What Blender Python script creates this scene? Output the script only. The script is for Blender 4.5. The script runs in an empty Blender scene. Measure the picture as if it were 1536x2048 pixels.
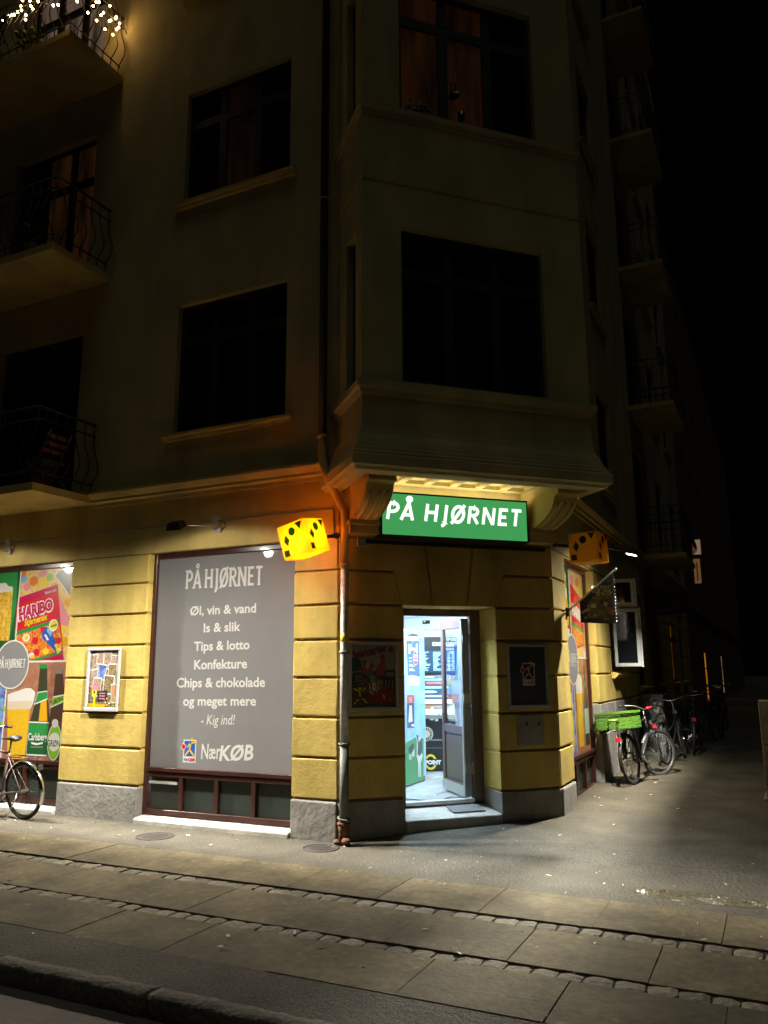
import bpy, bmesh, math, random
from mathutils import Vector, Matrix
random.seed(7)
SC = bpy.context.scene
COL = SC.collection
# ------------------------------------------------------------------ camera, sky, exposure
F_PX = 1591.414
CAM = Vector((4.28102, -7.70269, 1.75905))
RT = Vector((0.900097, 0.435641, -0.006519)).normalized()
UP = Vector((0.090684, -0.172689, 0.980793)).normalized()
FW = Vector((-0.426147, 0.883400, 0.194943)).normalized()
cd = bpy.data.cameras.new('camera'); cam = bpy.data.objects.new('camera', cd); COL.objects.link(cam)
cam.matrix_world = Matrix(((RT.x, UP.x, -FW.x, CAM.x), (RT.y, UP.y, -FW.y, CAM.y), (RT.z, UP.z, -FW.z, CAM.z), (0, 0, 0, 1)))
cd.sensor_fit = 'VERTICAL'; cd.sensor_height = 36.0; cd.lens = 36.0 * F_PX / 2048.0
cd.clip_start = 0.05; cd.clip_end = 2000
SC.camera = cam
wd = bpy.data.worlds.new('World'); SC.world = wd; wd.use_nodes = True
wn = wd.node_tree.nodes; wl = wd.node_tree.links
bg = wn['Background']
sky = wn.new('ShaderNodeTexSky'); sky.sky_type = 'NISHITA'; sky.sun_disc = False
SUN_EL, SUN_ROT = 74.0, 152.0
sky.sun_elevation = math.radians(SUN_EL); sky.sun_rotation = math.radians(SUN_ROT)
wl.new(sky.outputs['Color'], bg.inputs['Color']); bg.inputs['Strength'].default_value = 0.00005
sl = bpy.data.lights.new('ambient_fill', 'SUN'); so = bpy.data.objects.new('ambient_fill', sl); COL.objects.link(so)  # added ambient fill: wide dim sun lifting the pavement and upper walls
sl.energy = 0.13; sl.angle = math.radians(35); sl.color = (0.90, 0.96, 0.78)
so.rotation_euler = Vector((0.13, -0.24, 0.96)).to_track_quat('Z', 'Y').to_euler()
SC.view_settings.view_transform = 'Standard'; SC.view_settings.look = 'None'
SC.view_settings.exposure = 0.0; SC.view_settings.gamma = 1.0
try: SC.view_settings.use_curve_mapping = False
except Exception: pass
SC.cycles.use_denoising = True
SC.cycles.max_bounces = 8; SC.cycles.diffuse_bounces = 4; SC.cycles.glossy_bounces = 4
SC.cycles.transmission_bounces = 6; SC.cycles.sample_clamp_indirect = 16.0
SC.cycles.caustics_reflective = False; SC.cycles.caustics_refractive = False

# ------------------------------------------------------------------ frames (s along wall, z up, o outwards)
S2 = math.sqrt(0.5)
CW = 2.7055                                   # width of the cut corner
class Fr:
    def __init__(f, org, a, n, up=(0, 0, 1)):
        f.o = Vector(org); f.a = Vector(a).normalized(); f.n = Vector(n).normalized(); f.u = Vector(up).normalized()
    def p(f, s, z, o=0.0): return f.o + f.a * s + f.u * z + f.n * o
FL = Fr((0, 0, 0), (1, 0, 0), (0, -1, 0))
FC = Fr((0, 0, 0), (S2, S2, 0), (S2, -S2, 0))
BX = CW * S2
FR = Fr((BX, BX, 0), (0, 1, 0), (1, 0, 0))
def ray(u, v): return FW + RT * ((u - 768) / F_PX) + UP * ((1024 - v) / F_PX)
def on(fr, u, v, o=0.0):                      # point of the photo -> (s, z) on a wall plane
    r = ray(u, v); t = (o - (CAM - fr.o).dot(fr.n)) / r.dot(fr.n); p = CAM + r * t - fr.o
    return p.dot(fr.a), p.dot(fr.u)
def onz(u, v, z=0.0):
    r = ray(u, v); t = (z - CAM.z) / r.z; return CAM + r * t
def gh(x, y):                                 # height of the pavement
    if y <= 0: return 0.0
    if y < 1.9: return 0.047 * y
    return 0.09 + 0.022 * (min(y, 12) - 1.9)

# ------------------------------------------------------------------ materials
MT = {}
def mat(name, col, rough=0.6, var=0.0, vscale=6.0, bump=0.0, bscale=60.0, metal=0.0, emit=None, es=1.0, spec=0.5, coat=0.0, trans=0.0, rnd=0.0, col2=None, detail=6.0, stain=0.0, thresh=None, fold=False, spots=0.0):
    m = bpy.data.materials.new(name); m.use_nodes = True; MT[name] = m
    nt = m.node_tree; N = nt.nodes; Lk = nt.links; b = N['Principled BSDF']
    b.inputs['Base Color'].default_value = (*col, 1); b.inputs['Roughness'].default_value = rough
    b.inputs['Metallic'].default_value = metal; b.inputs['Specular IOR Level'].default_value = spec
    b.inputs['Coat Weight'].default_value = coat; b.inputs['Coat Roughness'].default_value = 0.04
    b.inputs['Transmission Weight'].default_value = trans
    if emit:
        b.inputs['Emission Color'].default_value = (*emit, 1); b.inputs['Emission Strength'].default_value = es
    if fold:
        nz = nt.nodes.new('ShaderNodeTexNoise'); nz.inputs['Scale'].default_value = 1.6; nz.inputs['Detail'].default_value = 4
        mpn = nt.nodes.new('ShaderNodeMapping'); mpn.inputs['Scale'].default_value = (3.2, 3.2, 0.55); g0 = nt.nodes.new('ShaderNodeNewGeometry')
        Lk.new(g0.outputs['Position'], mpn.inputs['Vector']); Lk.new(mpn.outputs['Vector'], nz.inputs['Vector'])
        mrn = nt.nodes.new('ShaderNodeMapRange'); mrn.inputs['From Min'].default_value = .34; mrn.inputs['From Max'].default_value = .66; mrn.inputs['To Min'].default_value = es * .15; mrn.inputs['To Max'].default_value = es * 1.5
        Lk.new(nz.outputs['Fac'], mrn.inputs['Value']); Lk.new(mrn.outputs['Result'], b.inputs['Emission Strength'])
    src = None
    tc = N.new('ShaderNodeTexCoord')
    geo = N.new('ShaderNodeNewGeometry')
    if var or col2:
        n = N.new('ShaderNodeTexNoise'); n.inputs['Scale'].default_value = vscale; n.inputs['Detail'].default_value = detail
        n.inputs['Roughness'].default_value = 0.62
        Lk.new(geo.outputs['Position'], n.inputs['Vector'])
        cr = N.new('ShaderNodeValToRGB'); lo, hi = (thresh or (0.32, 0.68))
        cr.color_ramp.elements[0].position = lo; cr.color_ramp.elements[1].position = hi
        c2 = col2 or tuple(c * (1 + var) for c in col); c1 = col if col2 else tuple(c * (1 - var) for c in col)
        cr.color_ramp.elements[0].color = (*c1, 1); cr.color_ramp.elements[1].color = (*c2, 1)
        Lk.new(n.outputs['Fac'], cr.inputs['Fac']); src = cr.outputs['Color']
    if stain:
        n = N.new('ShaderNodeTexNoise'); n.inputs['Scale'].default_value = 1.3; n.inputs['Detail'].default_value = 8
        mp = N.new('ShaderNodeMapping'); mp.inputs['Scale'].default_value = (1.5, 1.5, 0.5)
        Lk.new(geo.outputs['Position'], mp.inputs['Vector']); Lk.new(mp.outputs['Vector'], n.inputs['Vector'])
        mr = N.new('ShaderNodeMapRange'); mr.inputs['From Min'].default_value = 0.35; mr.inputs['From Max'].default_value = 0.7
        mr.inputs['To Min'].default_value = 1 - stain; mr.inputs['To Max'].default_value = 1 + stain * 0.5
        Lk.new(n.outputs['Fac'], mr.inputs['Value'])
        mx = N.new('ShaderNodeMix'); mx.data_type = 'RGBA'; mx.blend_type = 'MULTIPLY'; mx.inputs[0].default_value = 1
        if src: Lk.new(src, mx.inputs[6])
        else: mx.inputs[6].default_value = (*col, 1)
        Lk.new(mr.outputs['Result'], mx.inputs[7]); src = mx.outputs[2]
        n = N.new('ShaderNodeTexNoise'); n.inputs['Scale'].default_value = 1.0; n.inputs['Detail'].default_value = 5
        mp = N.new('ShaderNodeMapping'); mp.inputs['Scale'].default_value = (9, 9, 0.5)
        Lk.new(geo.outputs['Position'], mp.inputs['Vector']); Lk.new(mp.outputs['Vector'], n.inputs['Vector'])
        mr = N.new('ShaderNodeMapRange'); mr.inputs['From Min'].default_value = 0.35; mr.inputs['From Max'].default_value = 0.62
        mr.inputs['To Min'].default_value = 1 - stain * .22; mr.inputs['To Max'].default_value = 1.0
        Lk.new(n.outputs['Fac'], mr.inputs['Value'])
        mx = N.new('ShaderNodeMix'); mx.data_type = 'RGBA'; mx.blend_type = 'MULTIPLY'; mx.inputs[0].default_value = 1
        Lk.new(src, mx.inputs[6]); Lk.new(mr.outputs['Result'], mx.inputs[7]); src = mx.outputs[2]
    if spots:
        vo = N.new('ShaderNodeTexVoronoi'); vo.inputs['Scale'].default_value = 5.5; Lk.new(geo.outputs['Position'], vo.inputs['Vector'])
        mr = N.new('ShaderNodeMapRange'); mr.inputs['From Min'].default_value = .10; mr.inputs['From Max'].default_value = .15; mr.inputs['To Min'].default_value = 1 + spots; mr.inputs['To Max'].default_value = 1.0
        Lk.new(vo.outputs['Distance'], mr.inputs['Value'])
        mx = N.new('ShaderNodeMix'); mx.data_type = 'RGBA'; mx.blend_type = 'MULTIPLY'; mx.inputs[0].default_value = 1
        Lk.new(src, mx.inputs[6]); Lk.new(mr.outputs['Result'], mx.inputs[7]); src = mx.outputs[2]
    if rnd:
        oi = N.new('ShaderNodeObjectInfo'); mr = N.new('ShaderNodeMapRange')
        mr.inputs['To Min'].default_value = 1 - rnd; mr.inputs['To Max'].default_value = 1 + rnd
        Lk.new(oi.outputs['Random'], mr.inputs['Value'])
        mx = N.new('ShaderNodeMix'); mx.data_type = 'RGBA'; mx.blend_type = 'MULTIPLY'; mx.inputs[0].default_value = 1
        if src: Lk.new(src, mx.inputs[6])
        else: mx.inputs[6].default_value = (*col, 1)
        Lk.new(mr.outputs['Result'], mx.inputs[7]); src = mx.outputs[2]
    if src: Lk.new(src, b.inputs['Base Color'])
    if bump:
        n = N.new('ShaderNodeTexNoise'); n.inputs['Scale'].default_value = bscale; n.inputs['Detail'].default_value = 5
        Lk.new(geo.outputs['Position'], n.inputs['Vector'])
        n2 = N.new('ShaderNodeTexNoise'); n2.inputs['Scale'].default_value = bscale * 0.22; n2.inputs['Detail'].default_value = 3
        Lk.new(geo.outputs['Position'], n2.inputs['Vector'])
        ad = N.new('ShaderNodeMath'); ad.operation = 'MULTIPLY_ADD'; ad.inputs[1].default_value = 1.6
        Lk.new(n2.outputs['Fac'], ad.inputs[0]); Lk.new(n.outputs['Fac'], ad.inputs[2])
        bp = N.new('ShaderNodeBump'); bp.inputs['Strength'].default_value = 1.0; bp.inputs['Distance'].default_value = bump
        Lk.new(ad.outputs[0], bp.inputs['Height']); Lk.new(bp.outputs['Normal'], b.inputs['Normal'])
    return m
mat('plaster', (0.60, 0.448, 0.125), 0.85, var=0.10, vscale=3.5, bump=0.0034, bscale=60, stain=0.24, spec=0.25)
mat('plaster_smooth', (0.58, 0.44, 0.15), 0.85, var=0.07, vscale=2.0, bump=0.002, bscale=80, stain=0.24, spec=0.25)
mat('plaster_upper', (0.50, 0.425, 0.205), 0.85, var=0.07, vscale=2.0, bump=0.002, bscale=80, stain=0.20, spec=0.25)
mat('joint', (0.40, 0.28, 0.075), 0.9, var=0.1, bump=0.003)
mat('plinth', (0.30, 0.285, 0.265), 0.85, var=0.16, vscale=5, bump=0.006, bscale=26, stain=0.22, spec=0.3)
mat('sill_stone', (0.55, 0.53, 0.49), 0.8, var=0.15, vscale=9, bump=0.004, stain=0.2)
mat('brown_frame', (0.050, 0.014, 0.011), 0.35, var=0.15, vscale=20, coat=0.3)
mat('dark_frame', (0.020, 0.017, 0.015), 0.5)
mat('door_brown', (0.13, 0.085, 0.078), 0.4, coat=0.15)
mat('alu', (0.60, 0.60, 0.60), 0.38, metal=0.25)
mat('alu_dull', (0.42, 0.42, 0.41), 0.55, metal=0.2)
mat('grey_upvc', (0.30, 0.31, 0.32), 0.5)
mat('steel', (0.55, 0.55, 0.56), 0.25, metal=1.0)
mat('chrome', (0.75, 0.75, 0.76), 0.12, metal=1.0)
mat('black_iron', (0.012, 0.012, 0.013), 0.5)
mat('black_plastic', (0.015, 0.015, 0.016), 0.45)
mat('tyre', (0.014, 0.014, 0.014), 0.8)
mat('glass_dark', (0.006, 0.007, 0.009), 0.06, spec=0.6)
mat('glass_frost', (0.035, 0.045, 0.040), 0.22, var=0.1, spec=0.5)
g = mat('glass', (0.90, 0.96, 1.0), 0.0, trans=1.0); g.node_tree.nodes['Principled BSDF'].inputs['IOR'].default_value = 2.0
mat('vinyl_grey', (0.245, 0.243, 0.255), 0.6, var=0.04, vscale=2, coat=0.35, spec=0.15)
mat('vinyl_white', (0.74, 0.73, 0.72), 0.35, coat=0.6)
mat('white', (0.78, 0.78, 0.78), 0.5)
mat('white_shop', (0.80, 0.82, 0.84), 0.55)
mat('off_white', (0.62, 0.61, 0.58), 0.6)
mat('asphalt', (0.034, 0.031, 0.024), 0.78, bump=0.012, bscale=110, col2=(0.160, 0.143, 0.110), vscale=60, detail=4, stain=0.28, spec=0.35)
mat('asphalt_fine', (0.040, 0.035, 0.026), 0.74, bump=0.009, bscale=120, col2=(0.135, 0.115, 0.080), vscale=70, detail=4, stain=0.35, spec=0.35)
mat('road', (0.19, 0.15, 0.135), 0.75, bump=0.006, bscale=160, col2=(0.30, 0.245, 0.22), vscale=90, detail=4, stain=0.15)
mat('bed', (0.012, 0.011, 0.009), 0.95, bump=0.004)
mat('slab', (0.152, 0.122, 0.069), 0.8, var=0.26, vscale=14, bump=0.004, bscale=120, rnd=0.16, stain=0.40, spec=0.35, spots=0.5)
mat('sett', (0.190, 0.165, 0.118), 0.8, var=0.35, vscale=22, bump=0.007, bscale=45, rnd=0.30)
mat('kerb', (0.105, 0.092, 0.068), 0.8, var=0.45, vscale=30, bump=0.016, bscale=30, rnd=0.1)
mat('wet', (0.075, 0.066, 0.042), 0.14, bump=0.04, bscale=60, col2=(.16, .14, .08), vscale=60, spec=0.9)
mat('iron_cover', (0.05, 0.045, 0.04), 0.7, bump=0.004, bscale=90, metal=0.3)
mat('zinc', (0.34, 0.34, 0.33), 0.55, col2=(0.62, 0.61, 0.58), vscale=22, metal=0.15, bump=0.002)
mat('pipe_yellow', (0.56, 0.40, 0.12), 0.7, var=0.08)
mat('pipe_grey', (0.13, 0.14, 0.13), 0.6, var=0.25, vscale=14)
mat('rust', (0.16, 0.075, 0.035), 0.9, var=0.4, vscale=25, bump=0.01)
mat('cable_white', (0.6, 0.6, 0.57), 0.5)
mat('conduit', (0.33, 0.32, 0.30), 0.45, metal=0.4)
mat('leaf_litter', (0.20, 0.15, 0.05), 0.7, rnd=0.2)
mat('paper_bit', (0.55, 0.52, 0.45), 0.7)
mat('plant', (0.035, 0.06, 0.02), 0.6, var=0.3)
def flat(name, c, rough=0.4, coat=0.5): return mat(name, c, rough, coat=coat)
for n, c in dict(p_red=(0.62, 0.015, 0.03), p_dred=(0.33, 0.01, 0.02), p_crim=(0.50, 0.01, 0.08), p_green=(0.03, 0.26, 0.06), p_dgreen=(0.012, 0.10, 0.035), p_lime=(0.22, 0.52, 0.03),
                 p_yellow=(0.78, 0.58, 0.02), p_amber=(0.70, 0.36, 0.012), p_orange=(0.72, 0.20, 0.02), p_pink=(0.72, 0.26, 0.33), p_skin=(0.52, 0.25, 0.14), p_blue=(0.025, 0.10, 0.45),
                 p_navy=(0.012, 0.02, 0.13), p_sky=(0.18, 0.42, 0.72), p_brown=(0.16, 0.06, 0.03), p_black=(0.008, 0.008, 0.009), p_grey=(0.22, 0.22, 0.22), p_dark=(0.035, 0.033, 0.03),
                 p_wood=(0.36, 0.15, 0.085), p_cream=(0.66, 0.57, 0.42), p_bottle=(0.045, 0.05, 0.022), p_bottle2=(0.085, 0.045, 0.03), p_lav=(0.45, 0.36, 0.62), p_mint=(0.35, 0.55, 0.40), p_olive=(0.22, 0.22, 0.10)).items():
    flat(n, c)
mat('p_beer', (0.70, 0.38, 0.01), 0.4, col2=(0.80, 0.52, 0.03), vscale=30, coat=0.5)
mat('p_cider', (0.50, 0.24, 0.01), 0.4, col2=(0.80, 0.58, 0.10), vscale=24, coat=0.5, detail=3)
mat('p_candy', (0.72, 0.40, 0.08), 0.4, col2=(0.80, 0.60, 0.28), vscale=22, coat=0.5, detail=2)
mat('p_candyred', (0.60, 0.05, 0.02), 0.4, col2=(0.78, 0.42, 0.06), vscale=26, coat=0.5, detail=1)
mat('p_woodgrain', (0.30, 0.115, 0.065), 0.45, col2=(0.46, 0.22, 0.14), vscale=7, coat=0.5, detail=4)
mat('p_cloud', (0.15, 0.42, 0.80), 0.4, col2=(0.42, 0.55, 0.84), vscale=3.0, coat=0.4, detail=2)
mat('p_bluemix', (0.02, 0.06, 0.33), 0.4, col2=(0.30, 0.40, 0.75), vscale=9, coat=0.4, detail=2)
mat('p_collage', (0.05, 0.045, 0.03), 0.4, col2=(0.42, 0.30, 0.13), vscale=40, coat=0.5, detail=2)
mat('p_collage2', (0.20, 0.13, 0.10), 0.4, col2=(0.50, 0.38, 0.30), vscale=38, coat=0.5, detail=2)
mat('p_field', (0.03, 0.045, 0.02), 0.4, col2=(0.10, 0.10, 0.03), vscale=25, coat=0.3, detail=3)

# ------------------------------------------------------------------ mesh builder
def thin(name, f=0.5):                          # lets light from behind glow through a thin sheet
    m = MT[name]; nt = m.node_tree; b = nt.nodes['Principled BSDF']; tr = nt.nodes.new('ShaderNodeBsdfTranslucent'); mx = nt.nodes.new('ShaderNodeMixShader')
    tr.inputs['Color'].default_value = b.inputs['Base Color'].default_value; mx.inputs[0].default_value = f
    if b.inputs['Base Color'].links: nt.links.new(b.inputs['Base Color'].links[0].from_socket, tr.inputs['Color'])
    nt.links.new(b.outputs[0], mx.inputs[1]); nt.links.new(tr.outputs[0], mx.inputs[2]); nt.links.new(mx.outputs[0], nt.nodes['Material Output'].inputs['Surface'])
class MB:
    def __init__(m): m.v = []; m.f = []; m.mi = []; m.ms = []; m.sm = []
    def _m(m, name):
        if name not in m.ms: m.ms.append(name)
        return m.ms.index(name)
    def add(m, vs, fs, ma='white', smooth=False):
        b = len(m.v); m.v += [Vector(v) for v in vs]; k = m._m(ma)
        for f in fs: m.f.append([b + i for i in f]); m.mi.append(k); m.sm.append(smooth)
    def box(m, p0, p1, ma='white'):
        x0, y0, z0 = p0; x1, y1, z1 = p1
        m.hexa([(x0, y0, z0), (x1, y0, z0), (x1, y1, z0), (x0, y1, z0), (x0, y0, z1), (x1, y0, z1), (x1, y1, z1), (x0, y1, z1)], ma)
    def hexa(m, vs, ma='white'):
        m.add(vs, [(0, 3, 2, 1), (4, 5, 6, 7), (0, 1, 5, 4), (1, 2, 6, 5), (2, 3, 7, 6), (3, 0, 4, 7)], ma)
    def fbox(m, fr, s0, s1, z0, z1, o0, o1, ma='white'):
        P = fr.p; m.hexa([P(s0, z0, o1), P(s1, z0, o1), P(s1, z0, o0), P(s0, z0, o0), P(s0, z1, o1), P(s1, z1, o1), P(s1, z1, o0), P(s0, z1, o0)], ma)
    def fprism(m, fr, poly, o0, o1, ma='white'):            # polygon in (s,z) extruded along o
        n = len(poly); vs = [fr.p(s, z, o1) for s, z in poly] + [fr.p(s, z, o0) for s, z in poly]
        m.add(vs, [tuple(range(n)), tuple(range(2 * n - 1, n - 1, -1))] + [(i, i + n, (i + 1) % n + n, (i + 1) % n) for i in range(n)], ma)
    def sprism(m, fr, poly, s0, s1, ma='white', smooth=False):   # polygon in (o,z) extruded along s
        n = len(poly); vs = [fr.p(s0, z, o) for o, z in poly] + [fr.p(s1, z, o) for o, z in poly]
        m.add(vs, [tuple(range(n)), tuple(range(2 * n - 1, n - 1, -1))], ma)
        b = [(i, i + n, (i + 1) % n + n, (i + 1) % n) for i in range(n)]
        m.add(vs, b, ma, smooth)
    def tube(m, pts, r, ma='white', n=8, closed=False, caps=True, smooth=True):
        pts = [Vector(p) for p in pts]; k = len(pts); rs = r if isinstance(r, (list, tuple)) else [r] * k
        tang = []
        for i in range(k):
            a = pts[(i - 1) % k] if (closed or i > 0) else pts[0]; b = pts[(i + 1) % k] if (closed or i < k - 1) else pts[-1]
            tang.append((b - a).normalized() if (b - a).length > 1e-9 else Vector((0, 0, 1)))
        ref = Vector((0, 0, 1)) if abs(tang[0].z) < 0.9 else Vector((1, 0, 0))
        u = tang[0].cross(ref).normalized(); vs = []
        for i in range(k):
            t = tang[i]; u = (u - t * u.dot(t))
            u = u.normalized() if u.length > 1e-6 else t.orthogonal().normalized()
            w = t.cross(u)
            for j in range(n):
                a = 2 * math.pi * j / n; vs.append(pts[i] + (u * math.cos(a) + w * math.sin(a)) * rs[i])
        fs = []
        for i in range(k if closed else k - 1):
            i2 = (i + 1) % k
            for j in range(n): fs.append((i * n + j, i * n + (j + 1) % n, i2 * n + (j + 1) % n, i2 * n + j))
        if caps and not closed: fs += [tuple(range(n - 1, -1, -1)), tuple(range((k - 1) * n, k * n))]
        m.add(vs, fs, ma, smooth)
    def torus(m, c, ax, R, r, ma='white', n=36, k=8, u=None):
        c = Vector(c); ax = Vector(ax).normalized(); u = ax.orthogonal().normalized(); w = ax.cross(u)
        m.tube([c + (u * math.cos(2 * math.pi * i / n) + w * math.sin(2 * math.pi * i / n)) * R for i in range(n)], r, ma, k, closed=True)
    def cyl(m, a, b, r, ma='white', n=12): m.tube([a, b], r, ma, n, smooth=False)
    def sph(m, c, r, ma='white', n=8, sc=(1, 1, 1)):
        c = Vector(c); vs = []; fs = []
        for i in range(n + 1):
            t = math.pi * i / n
            for j in range(2 * n):
                a = math.pi * j / n; vs.append(c + Vector((math.sin(t) * math.cos(a) * sc[0], math.sin(t) * math.sin(a) * sc[1], math.cos(t) * sc[2])) * r)
        for i in range(n):
            for j in range(2 * n): fs.append((i * 2 * n + j, (i + 1) * 2 * n + j, (i + 1) * 2 * n + (j + 1) % (2 * n), i * 2 * n + (j + 1) % (2 * n)))
        m.add(vs, fs, ma, True)
    def wall(m, fr, s0, s1, z0, z1, holes, o0, o1, ma='plaster_smooth', back=True):
        ss = sorted({s0, s1} | {h[i] for h in holes for i in (0, 1) if s0 < h[i] < s1})
        zs = sorted({z0, z1} | {h[i] for h in holes for i in (2, 3) if z0 < h[i] < z1})
        solid = lambda a, b: not any(h[0] < a < h[1] and h[2] < b < h[3] for h in holes) and s0 < a < s1 and z0 < b < z1
        P = fr.p
        for i in range(len(ss) - 1):
            for j in range(len(zs) - 1):
                a, b, c, d = ss[i], ss[i + 1], zs[j], zs[j + 1]; cs, cz = (a + b) / 2, (c + d) / 2
                if not solid(cs, cz): continue
                m.add([P(a, c, o1), P(b, c, o1), P(b, d, o1), P(a, d, o1)], [(0, 1, 2, 3)], ma)
                if back: m.add([P(a, c, o0), P(b, c, o0), P(b, d, o0), P(a, d, o0)], [(3, 2, 1, 0)], ma)
                for e, q in (((a - 1e-4, cz), ((a, c), (a, d))), ((b + 1e-4, cz), ((b, d), (b, c))), ((cs, c - 1e-4), ((b, c), (a, c))), ((cs, d + 1e-4), ((a, d), (b, d)))):
                    if not solid(*e):
                        (p1, p2) = q; m.add([P(*p1, o1), P(*p2, o1), P(*p2, o0), P(*p1, o0)], [(0, 1, 2, 3)], ma)
    def build(m, name, parent=None, bevel=0.0, seg=2, loc=None, weld=False, jit=0.0):
        me = bpy.data.meshes.new(name); org = Vector((0, 0, 0))
        if loc is not None: org = Vector(loc)
        elif parent is not None: org = world_loc(parent)
        me.from_pydata([tuple(v - org) for v in m.v], [], m.f)
        for n in m.ms: me.materials.append(MT[n])
        me.polygons.foreach_set('material_index', m.mi); me.polygons.foreach_set('use_smooth', m.sm)
        bm = bmesh.new(); bm.from_mesh(me)
        if weld: bmesh.ops.remove_doubles(bm, verts=bm.verts, dist=1e-4)
        bmesh.ops.recalc_face_normals(bm, faces=bm.faces)
        if bevel:
            bmesh.ops.remove_doubles(bm, verts=bm.verts, dist=1e-5)
            ed = [e for e in bm.edges if len(e.link_faces) == 2 and e.calc_face_angle() > 0.5]
            bmesh.ops.bevel(bm, geom=ed, offset=bevel, segments=seg, profile=0.6, affect='EDGES', clamp_overlap=True)
        if jit:
            for v in bm.verts: v.co += Vector((random.uniform(-jit, jit), random.uniform(-jit, jit), random.uniform(-jit, jit)))
        bm.to_mesh(me); bm.free(); me.update()
        o = bpy.data.objects.new(name, me); COL.objects.link(o)
        if parent is not None: o.parent = parent
        if loc is not None: o.location = org - (world_loc(parent) if parent is not None else Vector((0, 0, 0)))
        return o
def world_loc(o):
    p = Vector(o.location)
    while o.parent is not None: o = o.parent; p = p + Vector(o.location)
    return p
def thing(name, label, cat, loc=(0, 0, 0), group=None):
    o = bpy.data.objects.new(name, None); COL.objects.link(o); o.location = loc; o.empty_display_size = 0.1
    return tag(o, label, cat, group)
def tag(o, label=None, cat=None, group=None, kind=None):
    if label: o['label'] = label
    if cat: o['category'] = cat
    if group: o['group'] = group
    if kind: o['kind'] = kind
    return o
def dup(root, loc, rz=0.0, rx=0.0, label=None, group=None):
    r = root.copy(); COL.objects.link(r); r.location = loc; r.rotation_euler = (rx, 0, rz)
    if label: r['label'] = label
    if group: r['group'] = group
    for ch in list(root.children):
        c = ch.copy(); COL.objects.link(c); c.parent = r
        for g2 in ch.children:
            d = g2.copy(); COL.objects.link(d); d.parent = c
    return r

# ------------------------------------------------------------------ lettering and flat print
_tc = {}
def glyphs(txt, bold=0.0, shear=0.0, space=1.0):
    key = (txt, bold, shear, space)
    if key in _tc: return _tc[key]
    cu = bpy.data.curves.new('t', 'FONT'); cu.body = txt; cu.offset = bold; cu.shear = shear; cu.space_character = space
    cu.resolution_u = 3; cu.fill_mode = 'FRONT'
    ob = bpy.data.objects.new('t', cu); COL.objects.link(ob)
    dg = bpy.context.evaluated_depsgraph_get(); ev = ob.evaluated_get(dg); me = ev.to_mesh()
    vs = [(v.co.x, v.co.y) for v in me.vertices]; fs = [tuple(p.vertices) for p in me.polygons]
    ev.to_mesh_clear(); bpy.data.objects.remove(ob); bpy.data.curves.remove(cu)
    _tc[key] = (vs, fs); return vs, fs
class Print:                                   # flat layers on a plane: fr + base offset, 0.7 mm between layers
    def __init__(p, fr, o, step=0.00012): p.fr = fr; p.o = o; p.k = 0; p.m = MB(); p.st = step
    def lay(p): p.k += 1; return p.o + p.k * p.st
    def poly(p, pts, ma):
        o = p.lay(); p.m.add([p.fr.p(s, z, o) for s, z in pts], [tuple(range(len(pts)))], ma)
    def rect(p, s0, s1, z0, z1, ma): p.poly([(s0, z0), (s1, z0), (s1, z1), (s0, z1)], ma)
    def px(p, pts, ma, o=None):                # polygon whose corners are read off the photo, on this plane
        p.poly([on(p.fr, u, v, p.o) for u, v in pts], ma)
    def ell(p, s, z, a, b, ma, n=28, rot=0):
        p.poly([(s + a * math.cos(t) * math.cos(rot) - b * math.sin(t) * math.sin(rot), z + a * math.cos(t) * math.sin(rot) + b * math.sin(t) * math.cos(rot)) for t in [2 * math.pi * i / n for i in range(n)]], ma)
    def stroke(p, pts, w, ma, closed=False):
        o = p.lay(); pts = [Vector((a, b)) for a, b in pts]; k = len(pts); Lf = []; Rf = []
        for i in range(k):
            a = pts[i - 1] if (i > 0 or closed) else None; b = pts[(i + 1) % k] if (i < k - 1 or closed) else None
            d1 = (pts[i] - a).normalized() if a is not None else None; d2 = (b - pts[i]).normalized() if b is not None else None
            d1 = d1 or d2; d2 = d2 or d1
            n1 = Vector((-d1.y, d1.x)); n2 = Vector((-d2.y, d2.x)); nn = (n1 + n2)
            nn = nn.normalized() if nn.length > 1e-6 else n1
            sc = 1.0 / max(0.45, nn.dot(n1)); Lf.append(pts[i] + nn * w * 0.5 * sc); Rf.append(pts[i] - nn * w * 0.5 * sc)
        for i in range(k if closed else k - 1):
            j = (i + 1) % k; q = [Rf[i], Rf[j], Lf[j], Lf[i]]
            p.m.add([p.fr.p(c.x, c.y, o) for c in q], [(0, 1, 2, 3)], ma)
    def text(p, txt, s0, z0, s1, z1, h, ma, bold=0.0, shear=0.0, space=1.0, cap=None):
        # baseline from (s0,z0) to (s1,z1); h = height of the tallest glyph (or of cap)
        vs, fs = glyphs(txt, bold, shear, space)
        if not vs: return
        x0 = min(v[0] for v in vs); x1 = max(v[0] for v in vs)
        rv, _ = glyphs(cap or txt, bold, 0, 1); y1 = max(v[1] for v in rv)
        L = math.hypot(s1 - s0, z1 - z0); ax = Vector((s1 - s0, z1 - z0)) / L; ay = Vector((-ax.y, ax.x)); o = p.lay()
        kx = L / (x1 - x0); ky = h / y1
        out = []
        for x, y in vs:
            q = Vector((s0, z0)) + ax * ((x - x0) * kx) + ay * (y * ky); out.append(p.fr.p(q.x, q.y, o))
        p.m.add(out, fs, ma)
    def tpx(p, txt, a, b, hpx, ma, **k):       # baseline end points read off the photo
        s0, z0 = on(p.fr, *a, p.o); s1, z1 = on(p.fr, *b, p.o)
        _, zt = on(p.fr, a[0], a[1] - hpx, p.o); p.text(txt, s0, z0, s1, z1, abs(zt - z0), ma, **k)
    def build(p, name, parent): return p.m.build(name, parent)
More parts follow.
